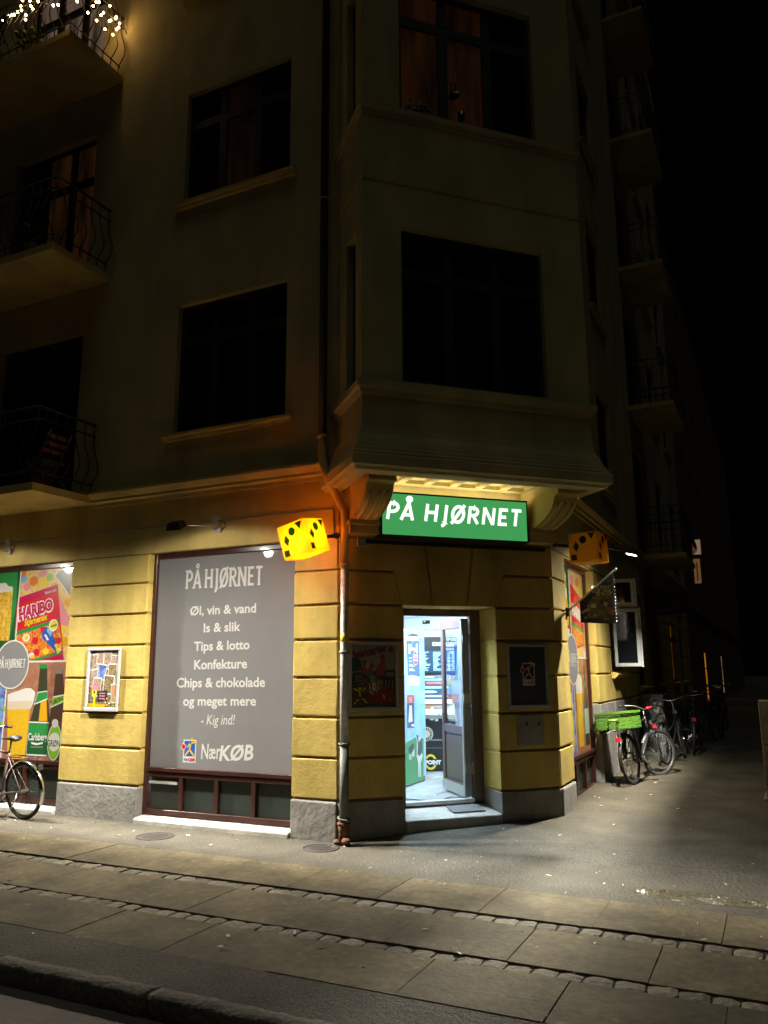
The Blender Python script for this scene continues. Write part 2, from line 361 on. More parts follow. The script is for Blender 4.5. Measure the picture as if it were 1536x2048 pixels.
def arc(cx, cy, rx, ry, a0, a1, n=10): return [(cx + rx * math.cos(math.radians(a0 + (a1 - a0) * i / n)), cy + ry * math.sin(math.radians(a0 + (a1 - a0) * i / n))) for i in range(n + 1)]
LET = {   # strokes on a unit cap height: (width, [(closed, pts)], [serif centres (x, y)])
 'P': (0.56, [(0, [(0.1, 0), (0.1, 1)]), (0, [(0.03, 0.93), (0.28, 0.93)] + arc(0.28, 0.69, 0.23, 0.24, 90, -90) + [(0.1, 0.45)])], [(0.1, 0), (0.06, 1)]),
 'Å': (0.66, [(0, [(0.06, 0), (0.33, 1.0)]), (0, [(0.33, 1.0), (0.60, 0)]), (0, [(0.15, 0.30), (0.51, 0.30)]), (1, arc(0.33, 1.2, 0.095, 0.105, 0, 330, 11))], [(0.06, 0), (0.60, 0)]),
 'H': (0.66, [(0, [(0.1, 0), (0.1, 1)]), (0, [(0.56, 0), (0.56, 1)]), (0, [(0.1, 0.52), (0.56, 0.52)])], [(0.1, 0), (0.1, 1), (0.56, 0), (0.56, 1)]),
 'J': (0.40, [(0, [(0.26, 1), (0.26, -0.02)] + arc(0.08, -0.02, 0.18, 0.20, 0, -80, 5))], [(0.24, 1)]),
 'Ø': (0.72, [(1, arc(0.36, 0.5, 0.27, 0.46, 0, 345, 23)), (0, [(0.08, -0.06), (0.64, 1.06)])], []),
 'R': (0.62, [(0, [(0.1, 0), (0.1, 1)]), (0, [(0.03, 0.93), (0.28, 0.93)] + arc(0.28, 0.71, 0.21, 0.22, 90, -90) + [(0.1, 0.49)]), (0, [(0.28, 0.49), (0.54, 0)])], [(0.1, 0), (0.06, 1), (0.55, 0)]),
 'N': (0.70, [(0, [(0.1, 0), (0.1, 1)]), (0, [(0.1, 1), (0.58, 0)]), (0, [(0.58, 0), (0.58, 1)])], [(0.1, 0), (0.06, 1), (0.58, 1)]),
 'E': (0.54, [(0, [(0.1, 0), (0.1, 1)]), (0, [(0.03, 0.93), (0.48, 0.93)]), (0, [(0.1, 0.5), (0.42, 0.5)]), (0, [(0.03, 0.07), (0.49, 0.07)])], []),
 'T': (0.56, [(0, [(0.28, 0), (0.28, 1)]), (0, [(0.03, 0.93), (0.53, 0.93)])], [(0.28, 0)]), ' ': (0.3, [], [])}
def strokes(pr, txt, s0, z0, s1, z1, h, ma, w=0.14, slab=False, gap=0.06, slant=0.0, spw=0.3):
    tot = sum((spw if c == ' ' else LET[c][0]) + gap for c in txt) - gap
    L = math.hypot(s1 - s0, z1 - z0); kx = L / tot; ax = Vector((s1 - s0, z1 - z0)) / L; ay = Vector((-ax.y, ax.x)); x = 0
    def q(a, b): 
        v = Vector((s0, z0)) + ax * ((x + a) * kx + b * h * slant) + ay * (b * h); return (v.x, v.y)
    for c in txt:
        wd_, st, se = LET[c]
        if c == ' ': wd_ = spw
        for cl, pts in st: pr.stroke([q(a, b) for a, b in pts], w * h * (0.62 if slab and len(pts) > 9 and cl and pts[0][1] > 1.1 else 1), ma, bool(cl))
        if slab:
            for a, b in se:
                bb = b + (0.04 if b < 0.5 else -0.04); pr.stroke([q(a - 0.12, bb), q(a + 0.12, bb)], 0.085 * h, ma)
        x += wd_ + gap
# ------------------------------------------------------------------ ground
def strip(name, x0, x1, ys, ma, zf, nx=2, kind='structure'):
    m = MB(); xs = [x0 + (x1 - x0) * i / nx for i in range(nx + 1)]
    vs = [(x, y, zf(x, y)) for y in ys for x in xs]; k = nx + 1
    m.add(vs, [(j * k + i, j * k + i + 1, (j + 1) * k + i + 1, (j + 1) * k + i) for j in range(len(ys) - 1) for i in range(nx)], ma, True)
    return tag(m.build(name), kind=kind)
road = strip('road', -150, 150, [-150, -20, -3.90], 'road', lambda x, y: -0.112)
edge_asphalt = strip('pavement_edge', -150, 150, [-3.84, -3.345], 'asphalt', lambda x, y: 0.0)
pavement = strip('pavement', -150, 150, [-3.345, -2.0, -0.985], 'bed', lambda x, y: -0.014)
near = strip('pavement_asphalt', -150, 150, [-0.985, -0.5, 0, 0.6, 1.2, 1.9, 3, 5, 8, 12, 30, 150], 'asphalt', gh)
seam = [(0.10, 0.02), (0.572, 0.319), (1.049, 0.53), (1.659, 0.721), (2.179, 0.848), (2.771, 0.86), (3.467, 0.82), (4.05, 0.717), (6, 0.5), (20, 0.2)]
m = MB(); ys = [0.0, 0.25, 0.6, 1.2, 2.2, 4, 8, 14, 40, 140]; vs = []
for (x, y) in seam:
    for t in ys: vs.append((x, y + t, gh(x, y + t) + 0.006 + (0.012 if t == 0.25 else 0) - (0.006 if t == 0 else 0)))
k = len(ys)
m.add(vs, [(i * k + j, (i + 1) * k + j, (i + 1) * k + j + 1, i * k + j + 1) for i in range(len(seam) - 1) for j in range(k - 1)], 'asphalt_fine', True)
tag(m.build('side_street'), kind='structure')
# paving slabs, each one a piece
def slab_mesh(w, d):
    m = MB(); m.box((-w / 2, -d / 2, -0.06), (w / 2, d / 2, 0), 'slab'); o = m.build('paving_slab', bevel=0.002, seg=1); me = o.data; bpy.data.objects.remove(o); return me
def place(me, name, parent, loc, rot=(0, 0, 0)):
    o = bpy.data.objects.new(name, me); COL.objects.link(o); o.parent = parent; o.location = loc; o.rotation_euler = rot; return o
for (y0, y1, x0) in ((-1.70, -0.985, 0.455), (-2.58, -1.885, 0.115), (-3.345, -2.725, 0.545)):
    me = slab_mesh(0.836 - 0.0035, (y1 - y0) - 0.003)
    for kx in range(-9, 9):
        xc = x0 + 0.836 * kx + 0.418
        place(me, 'paving_slab', pavement, (xc, (y0 + y1) / 2, 0.002 + random.uniform(-0.003, 0.003)), (random.uniform(-.002, .002), random.uniform(-.002, .002), random.uniform(-.002, .002)))
sm = []
for k in range(10):
    m = MB(); L = random.uniform(0.125, 0.165); D = 0.158
    n1, n2 = 5, 5; vs = []; fs = []
    for i in range(n1):
        for j in range(n2):
            a = i / (n1 - 1) * 2 - 1; b = j / (n2 - 1) * 2 - 1
            edge = max(abs(a), abs(b)); zz = 0.0 - (0.006 if edge > 0.99 else 0) + random.uniform(-.003, .003)
            if edge > 0.99 and abs(a) > .99 and abs(b) > .99: zz -= 0.006
            r = 0.95 if abs(a * b) > 0.9 else 1.0
            vs.append((a * L / 2 * r + random.uniform(-.004, .004), b * D / 2 * r + random.uniform(-.004, .004), zz))
    for i in range(n1 - 1):
        for j in range(n2 - 1): fs.append((i * n2 + j, (i + 1) * n2 + j, (i + 1) * n2 + j + 1, i * n2 + j + 1))
    rim = [i * n2 for i in range(n1)] + [(n1 - 1) * n2 + j for j in range(1, n2)] + [i * n2 + n2 - 1 for i in range(n1 - 2, -1, -1)] + [j for j in range(n2 - 2, 0, -1)]
    b = len(vs); vs += [(vs[i][0], vs[i][1], -0.05) for i in rim]
    for q in range(len(rim)): fs.append((rim[q], b + q, b + (q + 1) % len(rim), rim[(q + 1) % len(rim)]))
    m.add(vs, fs, 'sett', False); o = m.build('granite_sett'); sm.append((o.data, L)); bpy.data.objects.remove(o)
for yc in (-1.795, -2.655):
    x = -5.6
    while x < 5.4:
        me, L = random.choice(sm)
        place(me, 'granite_sett', pavement, (x + L / 2, yc - .008 + random.uniform(-.006, .006), -.002 + random.uniform(-.004, .004)), (random.uniform(-.03, .03), random.uniform(-.03, .03), random.uniform(-.06, .06)))
        x += L + random.uniform(0.008, 0.02)
# kerb stones
m = MB(); vs = []; NN = 24
prof = [(-0.135, -0.30), (-0.132, -0.02), (-0.120, 0.0), (-0.05, 0.003), (0.0, 0.0), (0.0, -0.30)]
kms = []
for q in range(3):
    m = MB(); vs = []
    for i in range(NN + 1):
        x = -0.62 + 1.24 * i / NN
        for j, (y, z) in enumerate(prof):
            e = 0.007 if j in (1, 2, 3) else (0.006 if j == 4 else 0)
            vs.append((x, y + random.uniform(-e, e), z + random.uniform(-e, e) * 0.7))
    k = len(prof); fs = [(i * k + j, (i + 1) * k + j, (i + 1) * k + (j + 1) % k, i * k + (j + 1) % k) for i in range(NN) for j in range(k)]
    fs += [tuple(range(k)), tuple(range((NN + 1) * k - 1, NN * k - 1, -1))]
    m.add(vs, fs, 'kerb', True); o = m.build('kerb_stone'); kms.append(o.data); bpy.data.objects.remove(o)
kerb = bpy.data.objects.new('kerb', None); COL.objects.link(kerb); kerb.location = (0, -3.80, 0); tag(kerb, kind='structure')
for i in range(-7, 6): place(kms[i % 3], 'kerb_stone', kerb, (0.35 + i * 1.252, 0, 0.003))
# inspection covers
def cover(loc, r, label):
    t = thing('manhole_cover', label, 'manhole cover', loc, 'round covers in the asphalt')
    m = MB(); c = Vector(loc)
    m.cyl(c + Vector((0, 0, -.02)), c + Vector((0, 0, .004)), r, 'iron_cover', 32); m.build('lid', t)
    m = MB(); m.torus(c + Vector((0, 0, .002)), (0, 0, 1), r + .012, .007, 'iron_cover', 36, 6); m.build('rim', t)
    m = MB(); m.torus(c + Vector((0, 0, .004)), (0, 0, 1), r * .72, .004, 'iron_cover', 36, 5)
    for k in range(5):
        d = -0.5 * r + 0.25 * r * k; m.box(c + Vector((-r * .5, d - .006, .003)), c + Vector((r * .5, d + .006, .0075)), 'iron_cover')
    m.build('relief', t)
cover((-1.97, -0.53, 0), 0.19, 'round iron cover in the asphalt before the grey lettered window')
cover((-0.02, -0.31, 0), 0.17, 'round iron cover in the asphalt beside the foot of the downpipe')
# wet grit, scraps and leaves
m = MB(); vs = []; n1, n2 = 60, 12
for i in range(n1 + 1):
    for j in range(n2 + 1):
        a = i / n1; b = j / n2 - .5
        x = 3.10 + 1.7 * a; wd_ = 0.05 + 0.10 * math.sin(math.pi * min(1, a * 1.3 + .05)) + .03 * math.sin(9 * a)
        y = -0.62 - 0.05 * a + b * 2 * max(.03, wd_)
        edge = (1 - (2 * abs(b)) ** 3)
        vs.append((x, y, 0.001 + max(0, edge) * (0.002 + random.uniform(0, 0.016))))
m.add(vs, [(i * (n2 + 1) + j, (i + 1) * (n2 + 1) + j, (i + 1) * (n2 + 1) + j + 1, i * (n2 + 1) + j + 1) for i in range(n1) for j in range(n2)], 'wet', True)
tag(m.build('wet_grit'), 'glistening wet grit lying along the slab edge at right', 'grit', kind='stuff')
m = MB()
def bit(x, y, z, L, w, ma):
    a = random.uniform(0, 6.28); c, s = math.cos(a), math.sin(a); h = [random.uniform(.003, .014) for _ in range(6)]
    pts = [(-L, 0), (-L * .3, w), (L * .5, w * .8), (L, 0), (L * .4, -w), (-L * .4, -w * .9)]
    m.add([(x + c * p - s * q, y + s * p + c * q, z + hh) for (p, q), hh in zip(pts, h)], [tuple(range(6))], ma)
for k in range(230):
    x = random.uniform(-4.5, 4.5); y = random.uniform(-3.8, 0) if k < 90 else random.uniform(-.9, 5.0)
    if y > -0.2 and (x < 2.1 and y > x - 0.3): continue
    if x < 2.3 and y > 1.4: continue
    bit(x, y, gh(x, y) + .008, random.uniform(.008, .028), random.uniform(.004, .012), random.choice(['leaf_litter', 'paper_bit', 'paper_bit', 'p_olive']))
for (u, v) in [(1190, 1609), (1199, 1612), (1203, 1627), (1302, 1607), (1309, 1608), (1358, 1634), (1390, 1610), (1425, 1618), (1376, 1628), (1250, 1645), (1228, 1661), (1120, 1677), (850, 1853), (1097, 1747), (1246, 1766), (67, 1861), (1450, 1764), (590, 1860), (445, 1888), (1152, 1604)]:
    p = onz(u, v, .03); bit(p.x, p.y, gh(p.x, p.y) + .008, random.uniform(.018, .04), random.uniform(.006, .014), random.choice(['paper_bit', 'leaf_litter']))
tag(m.build('litter'), 'small leaves and paper scraps scattered over pavement and side street', 'litter', kind='stuff')

# ------------------------------------------------------------------ the corner building
TOP = 20.9
bld = thing('corner_building', 'yellow rendered corner apartment building with a shop on the ground floor', 'building', (0, 0, 0))
ZJ = [0.41, 0.84, 1.262, 1.684, 2.093, 2.478, 2.858, 3.222]
J = 0.013; HEAD = 3.23
def bpart(m, name, **k): return m.build(name, bld, **k)
LW = (-2.743, -0.577); LW2 = (-6.22, -4.06)
SWZ = 4.06
W = [(4.75, 6.535), (8.03, 9.737), (11.29, 13.0), (14.52, 16.23), (17.75, 19.46)]
BD = [(4.075, 6.53), (7.31, 9.73), (10.54, 12.95), (13.77, 16.18), (17.0, 19.41)]
# left front: backing and upper wall
for a, b in ((-14, LW2[0] - .006), (LW2[1] + .006, LW[0] - .006), (LW[1] + .006, -.004)):
    m = MB(); m.wall(FL, a, b, -0.3, HEAD, [(-9.9, -7.5, 0.5, 9)] if a < -9 else [], -0.35, -0.032, 'joint'); bpart(m, 'wall')
m = MB(); m.wall(FL, -14, -3.06, HEAD, TOP, [(-5.9, -4.2, a, b) for a, b in BD] + [(-9.6, -7.9, a, b) for a, b in W], -0.35, -0.028, 'plaster_upper'); bpart(m, 'wall')
m = MB(); m.fbox(FL, -3.06, 0.0, HEAD + .003, 3.95, -.02, .003, 'plaster_smooth'); bpart(m, 'frieze')
m = MB(); m.wall(FL, -3.06, 0.0, HEAD, TOP, [(-2.45, -0.743, a, b) for a, b in W], -0.35, 0.0, 'plaster_upper'); bpart(m, 'wall')
m = MB(); m.wall(FL, -14, -3.063, HEAD + .002, 4.0, [], -0.02, 0.0); bpart(m, 'frieze')
# cut corner
DO = (0.765, 1.922)
m = MB(); m.wall(FC, 0.02, CW - 0.02, -0.3, HEAD, [(DO[0] - .006, DO[1] + .006, -1, 2.484)], -0.45, -0.032, 'joint'); bpart(m, 'wall')
m = MB(); m.wall(FC, 0.0, CW, HEAD, TOP, [], -0.35, 0.0); bpart(m, 'wall')
# right front
RW = (0.70, 2.52); RW3 = (3.66, 4.86)
RWX = [(6.6, 7.6), (9.2, 10.2), (12.1, 13.1), (14.3, 15.3)]
m = MB(); m.wall(FR, 0.004, 17, -0.3, HEAD, [(RW[0] - .006, RW[1] + .006, -1, 3.206), (RW3[0], RW3[1], 1.69, 3.17)] + [(a, b, 1.40, 2.9) for a, b in RWX] + [(3.95, 4.75, 0.28, 0.74)], -0.40, -0.032, 'joint'); bpart(m, 'wall')
UPX = [(1.2, 2.5), (3.7, 4.9), (7.55, 9.1), (11.2, 12.6), (14.2, 15.5)]
m = MB(); m.fbox(FR, 0.0, 17, HEAD + .003, 3.95, -.02, .003, 'plaster_smooth'); bpart(m, 'frieze')
m = MB(); m.wall(FR, 0.0, 17, HEAD, TOP, [(a, b, (c if i != 2 else d), e) for i, (a, b) in enumerate(UPX) for (c, e), (d, _) in zip(W, BD)], -0.35, 0.0, 'plaster_upper'); bpart(m, 'wall')
m = MB(); m.fprism(Fr((0, 0, TOP), (1, 0, 0), (0, 0, 1), (0, 1, 0)), [(-14, -.25), (.12, -.25), (BX + .25, BX - .1), (BX + .25, 19), (-14, 19)], 0, 0.5, 'plaster_smooth'); bpart(m, 'roof')

def block(fr, s0, s1, z0, z1, dep, ma='plaster', name='stone_block', o=0.0, bev=0.016):
    m = MB(); m.fbox(fr, s0, s1, z0, z1, -dep, o + random.uniform(-.003, .003), ma); return bpart(m, name, bevel=bev, seg=3, jit=.0022)
def pier(fr, s0, s1, dep, zs=ZJ, ztop=None):
    block(fr, s0, s1, -0.2, zs[0] - J, dep, 'plinth', 'plinth_block', 0.012, 0.02)
    for i in range(len(zs) - 1): block(fr, s0, s1, zs[i] + J, zs[i + 1] - (J if i < len(zs) - 2 else 0.0), dep)
# pier between the two windows and pier at the corner (left front)
pier(FL, LW2[1], LW[0], 0.16); pier(FL, LW[1], -0.008, 0.16); pier(FL, -7.45, LW2[0], 0.16)
# corner jambs
for (a, b) in ((0.008, DO[0]), (DO[1], CW - 0.008)):
    block(FC, a, b, -0.2, ZJ[0] - J, 0.44, 'plinth', 'plinth_block', 0.012, 0.02)
    for i in range(5): block(FC, a, b, ZJ[i] + J, ZJ[i + 1] - J, 0.44)
JZ = ZJ[5] + J
def vous(poly):
    m = MB(); m.fprism(FC, poly, -0.44, random.uniform(-.003, .003), 'plaster'); bpart(m, 'voussoir', bevel=0.014, seg=2)
vous([(0.008, JZ), (0.745, JZ), (0.655, ZJ[6] - J), (0.008, ZJ[6] - J)])
vous([(0.008, ZJ[6] + J), (0.640, ZJ[6] + J), (0.760, JZ - J), (1.118, JZ - J), (1.020, HEAD - .005), (0.008, HEAD - .005)])
vous([(1.142, JZ - J), (1.545, JZ - J), (1.648, HEAD - .005), (1.046, HEAD - .005)])
vous([(1.572, JZ - J), (1.928, JZ - J), (2.048, ZJ[6] + J), (CW - .008, ZJ[6] + J), (CW - .008, HEAD - .005), (1.676, HEAD - .005)])
vous([(1.942, JZ), (CW - .008, JZ), (CW - .008, ZJ[6] - J), (2.032, ZJ[6] - J)])
# right front piers
pier(FR, 0.008, RW[0], 0.18)
block(FR, RW[1], 3.62, -0.2, ZJ[1] - J, 0.18, 'plinth', 'plinth_block', 0.012)
block(FR, RW[1], 3.66, ZJ[1] + J, ZJ[2] - J, 0.18, 'plinth', 'plinth_block', 0.012)
for i in range(2, 7): block(FR, RW[1], RW3[0] - .01, ZJ[i] + J, ZJ[i + 1] - J, 0.18)
for (a, b) in ((3.68, 5.55), (5.57, 8.2), (8.22, 11), (11.02, 14), (14.02, 17)):
    if a < 4: 
        m = MB(); m.wall(FR, a, b, -0.2, ZJ[1] - J, [(3.95, 4.75, .28, .74)], -.1, 0.01, 'plinth'); bpart(m, 'plinth_block')
    else: block(FR, a, b, -0.2, ZJ[1] - J, 0.1, 'plinth', 'plinth_block', 0.01)
    block(FR, a, b, ZJ[1] + J, ZJ[2] - J, 0.1, 'plinth' if a < 5 else 'plaster', 'plinth_block', 0.01)
for (a, b) in ((4.90, 6.55), (7.65, 9.15), (10.25, 12.05), (13.15, 14.25), (15.35, 17)):
    for i in range(2, 7): block(FR, a, b, ZJ[i] + J, ZJ[i + 1] - J, 0.1)
for (a, b, z) in ((RW3[0], RW3[1], 1.69),) + tuple((a, b, 1.40) for a, b in RWX):
    block(FR, a - .05, b + .05, ZJ[2] + J, z - .08, 0.1)
    m = MB(); m.sprism(FR, [(-.1, z - .08), (.05, z - .08), (.10, z - .03), (.10, z), (-.1, z + .03)], a - .06, b + .06, 'plaster'); bpart(m, 'window_sill')
m = MB(); m.fbox(FR, 3.98, 4.72, .30, .72, -.2, -.12, 'dark_frame'); bpart(m, 'cellar_window')
# cornices
CP = [(0, 3.90), (0.035, 3.90), (0.04, 3.945), (0.075, 3.965), (0.075, 3.995), (0.11, 4.03), (0.135, 4.06), (0.135, 4.09), (0, 4.115)]
m = MB(); m.sprism(FL, CP, -3.74, -0.11, 'plaster_smooth'); bpart(m, 'cornice')
m = MB(); m.sprism(FR, CP, 0.15, 17, 'plaster_smooth'); bpart(m, 'cornice')

# windows of the flats
def lit_mat(name, c, s): return mat(name, tuple(x * .1 for x in c), 0.9, emit=c, es=s, fold=True)
lit_mat('glow_orange', (0.75, 0.24, 0.05), 0.009); lit_mat('glow_dim', (0.7, 0.24, 0.06), 0.004)
lit_mat('glow_door', (0.80, 0.29, 0.08), 0.013); lit_mat('glow_white', (0.9, 0.62, 0.42), 0.09); lit_mat('glow_amber', (1.0, 0.36, 0.02), 0.36); lit_mat('glow_pale', (1.0, 0.62, 0.25), 0.22)
def flat_window(fr, s0, s1, z0, z1, par, lit=None, cols=3, transom=0.72, sill=True, dep=-0.14, fm='dark_frame', litc=None):
    f = MB(); t = 0.055
    f.fbox(fr, s0, s0 + t, z0, z1, dep, dep + .06, fm); f.fbox(fr, s1 - t, s1, z0, z1, dep, dep + .06, fm)
    f.fbox(fr, s0 + t, s1 - t, z0, z0 + t * 1.3, dep, dep + .058, fm); f.fbox(fr, s0 + t, s1 - t, z1 - t, z1, dep, dep + .058, fm)
    zt = z0 + (z1 - z0) * transom; f.fbox(fr, s0 + t, s1 - t, zt - .06, zt + .06, dep + .002, dep + .056, fm)
    ws = (s1 - s0) / cols
    for i in range(1, cols): f.fbox(fr, s0 + ws * i - .06, s0 + ws * i + .06, z0 + t * 1.3, zt - .06, dep + .004, dep + .062, fm); f.fbox(fr, s0 + ws * i - .05, s0 + ws * i + .05, zt + .06, z1 - t, dep + .004, dep + .062, fm)
    w = f.build('window', par)
    for i in range(cols):
        for (a, b) in ((z0 + .06, zt - .05), (zt + .05, z1 - .05)):
            g = MB(); l = lit and (litc is None or i in litc)
            g.add([fr.p(s0 + ws * i + .03, a, dep + .02), fr.p(s0 + ws * (i + 1) - .03, a, dep + .02), fr.p(s0 + ws * (i + 1) - .03, b, dep + .02), fr.p(s0 + ws * i + .03, b, dep + .02)], [(0, 1, 2, 3)], lit if l else 'glass_dark')
            g.build('pane', w)
    if sill:
        k = MB(); k.sprism(fr, [(-.1, z0 - .09), (.05, z0 - .09), (.06, z0 - .06), (.095, z0 - .045), (.095, z0 - .01), (-.1, z0 + .02)], s0 - .12, s1 + .12, 'plaster_smooth'); k.build('sill', w)
    return w
flat_window(FL, -2.45, -0.743, *W[0], bld); flat_window(FL, -2.45, -0.743, *W[1], bld, lit='glow_dim', litc=(1,))
for w_ in W[2:]: flat_window(FL, -2.45, -0.743, *w_, bld)
for i, (a, b) in enumerate(BD): flat_window(FL, -5.9, -4.2, a, b, bld, lit=(None, 'glow_door', 'glow_white', None, None)[i], litc=(1, 2) if i == 1 else None, sill=False, dep=-.2)
for a, b in W: flat_window(FL, -9.6, -7.9, a, b, bld)
for i, (s0, s1) in enumerate(UPX):
    for k in range(5): flat_window(FR, s0, s1, W[k][0] if i != 2 else BD[k][0], W[k][1], bld, cols=2, sill=(i != 2))
for i, (a, b) in enumerate(RWX): flat_window(FR, a, b, 1.40, 2.9, bld, cols=2, sill=False, lit='glow_amber' if i == 2 else None, dep=-.06 if i == 2 else -.14)

# ------------------------------------------------------------------ the bay over the corner
BS0, BS1, BO = -0.03, 2.735, 0.96
def ring(e): return [(BS0 - e, -.3), (BS0 - e, BO + e), (BS1 + e, BO + e), (BS1 + e, -.3)]
def sweep(name, prof, ma='plaster_upper', smooth=False):
    m = MB(); vs = []
    for e, z in prof: vs += [FC.p(s, z, o) for s, o in ring(e)]
    fs = [(i * 4 + j, i * 4 + j + 1, (i + 1) * 4 + j + 1, (i + 1) * 4 + j) for i in range(len(prof) - 1) for j in range(3)]
    m.add(vs, fs, ma, smooth); return bpart(m, name)
sweep('bay_base', [(-.06, 3.88), (-.06, 3.745), (0.03, 3.742), (0.10, 3.752), (0.115, 3.78), (0.145, 3.80), (0.148, 3.90), (0.125, 3.915), (0.122, 3.945), (0.105, 3.96), (0.10, 3.99), (0.085, 4.0), (0.075, 4.04), (0.055, 4.10), (0.025, 4.16), (0.008, 4.24), (0.006, 4.31), (0.0, 4.315), (0.0, 4.58), (0.02, 4.60), (0.035, 4.64), (0.06, 4.665), (0.062, 4.73), (-.02, 4.765)])
BW = [(4.775, 6.575), (8.07, 9.82), (11.3, 13.0), (14.53, 16.23), (17.76, 19.46)]
for (z0, z1) in ((4.74, TOP),):
    m = MB(); m.wall(FC, BS0, BS1, z0, z1, [(0.425, 2.19, a, b) for a, b in BW], BO - .22, BO, 'plaster_upper'); bpart(m, 'bay_wall')
    fl_ = Fr(FC.p(BS0, 0, 0), FC.n, -FC.a); m = MB(); m.wall(fl_, -.05, BO - .002, z0, z1, [(0.38, 0.72, a, b) for a, b in BW], -.2, -.001, 'plaster_upper'); bpart(m, 'bay_wall')
    fr_ = Fr(FC.p(BS1, 0, 0), -FC.n, FC.a); m = MB(); m.wall(fr_, -BO + .002, .05, z0, z1, [(-.72, -.38, a, b) for a, b in BW], -.2, -.001, 'plaster_upper'); bpart(m, 'bay_wall')
fbay = Fr(FC.p(0, 0, BO), FC.a, FC.n)
for i, (a, b) in enumerate(BW):
    flat_window(fbay, 0.425, 2.19, a, b, bld, lit=('glow_orange' if i == 1 else None), litc=(0, 1), sill=False)
    flat_window(fl_, 0.38, 0.72, a, b, bld, cols=1, sill=False); flat_window(fr_, -.72, -.38, a, b, bld, cols=1, sill=False)
for z in (7.12, 10.3): sweep('string_course', [(-.01, z - .03), (.008, z - .02), (.010, z + .01), (-.01, z + .02)])
for z in (8.03, 11.26): sweep('bay_sill', [(-.01, z - .13), (.012, z - .11), (.022, z - .07), (.04, z - .05), (.04, z - .01), (-.01, z + .015)])
# things on the sill of the lit bay window: a hanging pot and plants, seen dark against the room
q = MB(); bw = bpy.data.objects.get('window')
def bpx(u, v): s, z = on(FC, u, v, BO - .075); return s, z
A = bpx(908, 192); q.sph(FC.p(A[0], A[1], BO - .075), .075, 'p_black', 7, (1, .3, .8))
for u in (903, 911): q.tube([FC.p(*bpx(u, 145), BO - .08), FC.p(*bpx(u, 190), BO - .08)], .008, 'p_black', 5)
q.build('hanging_pot', bld); q = MB()
for k in range(40):
    u = random.uniform(812, 858); v = 222 - abs(random.gauss(0, 9)); A = bpx(u, v); q.sph(FC.p(A[0], A[1], BO - .08), random.uniform(.012, .03), 'p_black', 4, (1, .4, 1))
q.build('sill_plant', bld); q = MB(); A = bpx(924, 240); q.tube([FC.p(A[0], A[1], BO - .09), FC.p(A[0], A[1] + .10, BO - .09)], [.04, .05], 'p_black', 10); q.build('sill_pot', bld)
# coffered soffit
m = MB(); m.fbox(FC, BS0, BS1, 3.91, 3.95, -.02, BO + .02, 'plaster_smooth')
for k in range(7): s = 0.37 + k * 0.327; m.fbox(FC, s - .045, s + .045, 3.868, 3.91, 0.0, BO - .065, 'plaster_smooth')
for o, w_ in ((0.02, .12), (0.44, .08), (0.78, .11)): m.fbox(FC, 0.40, 2.31, 3.865, 3.91, o, o + w_, 'plaster_smooth')
bpart(m, 'soffit')
def console(s0, s1):
    pr = [(-.02, 3.905), (0.86, 3.905), (0.86, 3.705), (0.78, 3.69), (0.765, 3.66), (0.75, 3.62), (0.71, 3.57), (0.64, 3.515), (0.55, 3.475), (0.46, 3.445), (0.37, 3.42), (0.28, 3.40), (0.24, 3.385), (-.02, 3.385)]
    m = MB(); m.sprism(FC, pr, s0, s1, 'plaster_smooth'); c = bpart(m, 'console', bevel=.006, seg=1)
    for k in range(3):
        sa = s0 + (s1 - s0) * (0.2 + 0.3 * k); g = MB()
        g.tube([FC.p(sa, z - .004, o + .004) for o, z in pr[5:12]], [.018, .024, .026, .026, .026, .024, .018], 'plaster_smooth', 6); g.build('fluting', c)
    g = MB(); g.fbox(FC, s0 - .03, s1 + .03, 3.335, 3.385, -.02, .27, 'plaster_smooth'); g.fbox(FC, s0 - .015, s1 + .015, 3.24, 3.335, -.02, .235, 'plaster_smooth'); g.build('corbel', c)
console(0.075, 0.385); console(2.315, 2.625)
# ------------------------------------------------------------------ shop windows
def shop_window(fr, s0, s1, dep, zt, npanes, fm='brown_frame'):
    f = MB(); t = 0.05; a, b = dep - .03, dep + .05
    f.fbox(fr, s0, s0 + t, .09, zt, a, b, fm); f.fbox(fr, s1 - t, s1, .09, zt, a, b, fm)
    f.fbox(fr, s0 + t, s1 - t, zt - .055, zt, a, b - .002, fm)
    f.fbox(fr, s0 + t, s1 - t, .09, .15, a, b - .002, fm); f.fbox(fr, s0 + t, s1 - t, .525, .57, a, b - .002, fm)
    f.fbox(fr, s0 + t, s1 - t, .585, .63, a, b + .012, fm); f.fbox(fr, s0 + t, s1 - t, .57, .585, a, b - .03, fm)
    w = (s1 - s0 - 2 * t) / npanes
    for i in range(1, npanes): f.fbox(fr, s0 + t + w * i - .028, s0 + t + w * i + .028, .15, .525, a, b - .004, fm)
    win = f.build('shop_window', bld, bevel=.003, seg=1)
    for i in range(npanes):
        g = MB(); g.fbox(fr, s0 + t + w * i + .03, s0 + t + w * (i + 1) - .03, .15, .525, dep - .01, dep, 'glass_frost'); g.build('lower_pane', win)
    st = MB(); st.sprism(fr, [(dep - .04, -.2), (.045, -.2), (.05, .045), (.03, .06), (dep - .04, .088)], s0 + .004, s1 - .004, 'sill_stone'); st.build('sill', win, bevel=.006, seg=1)
    return win
DW = -0.15
win1 = shop_window(FL, LW[0], LW[1], DW, 3.222, 4)
g = MB(); g.fbox(FL, LW[0] + .05, LW[1] - .05, .63, 3.168, DW - .02, DW + .004, 'vinyl_grey'); g.build('pane', win1)
b = MB(); b.fbox(FL, LW[0] + .07, LW[0] + .50, .44, .475, DW, DW + .03, 'alu'); b.build('vent_bar', win1)
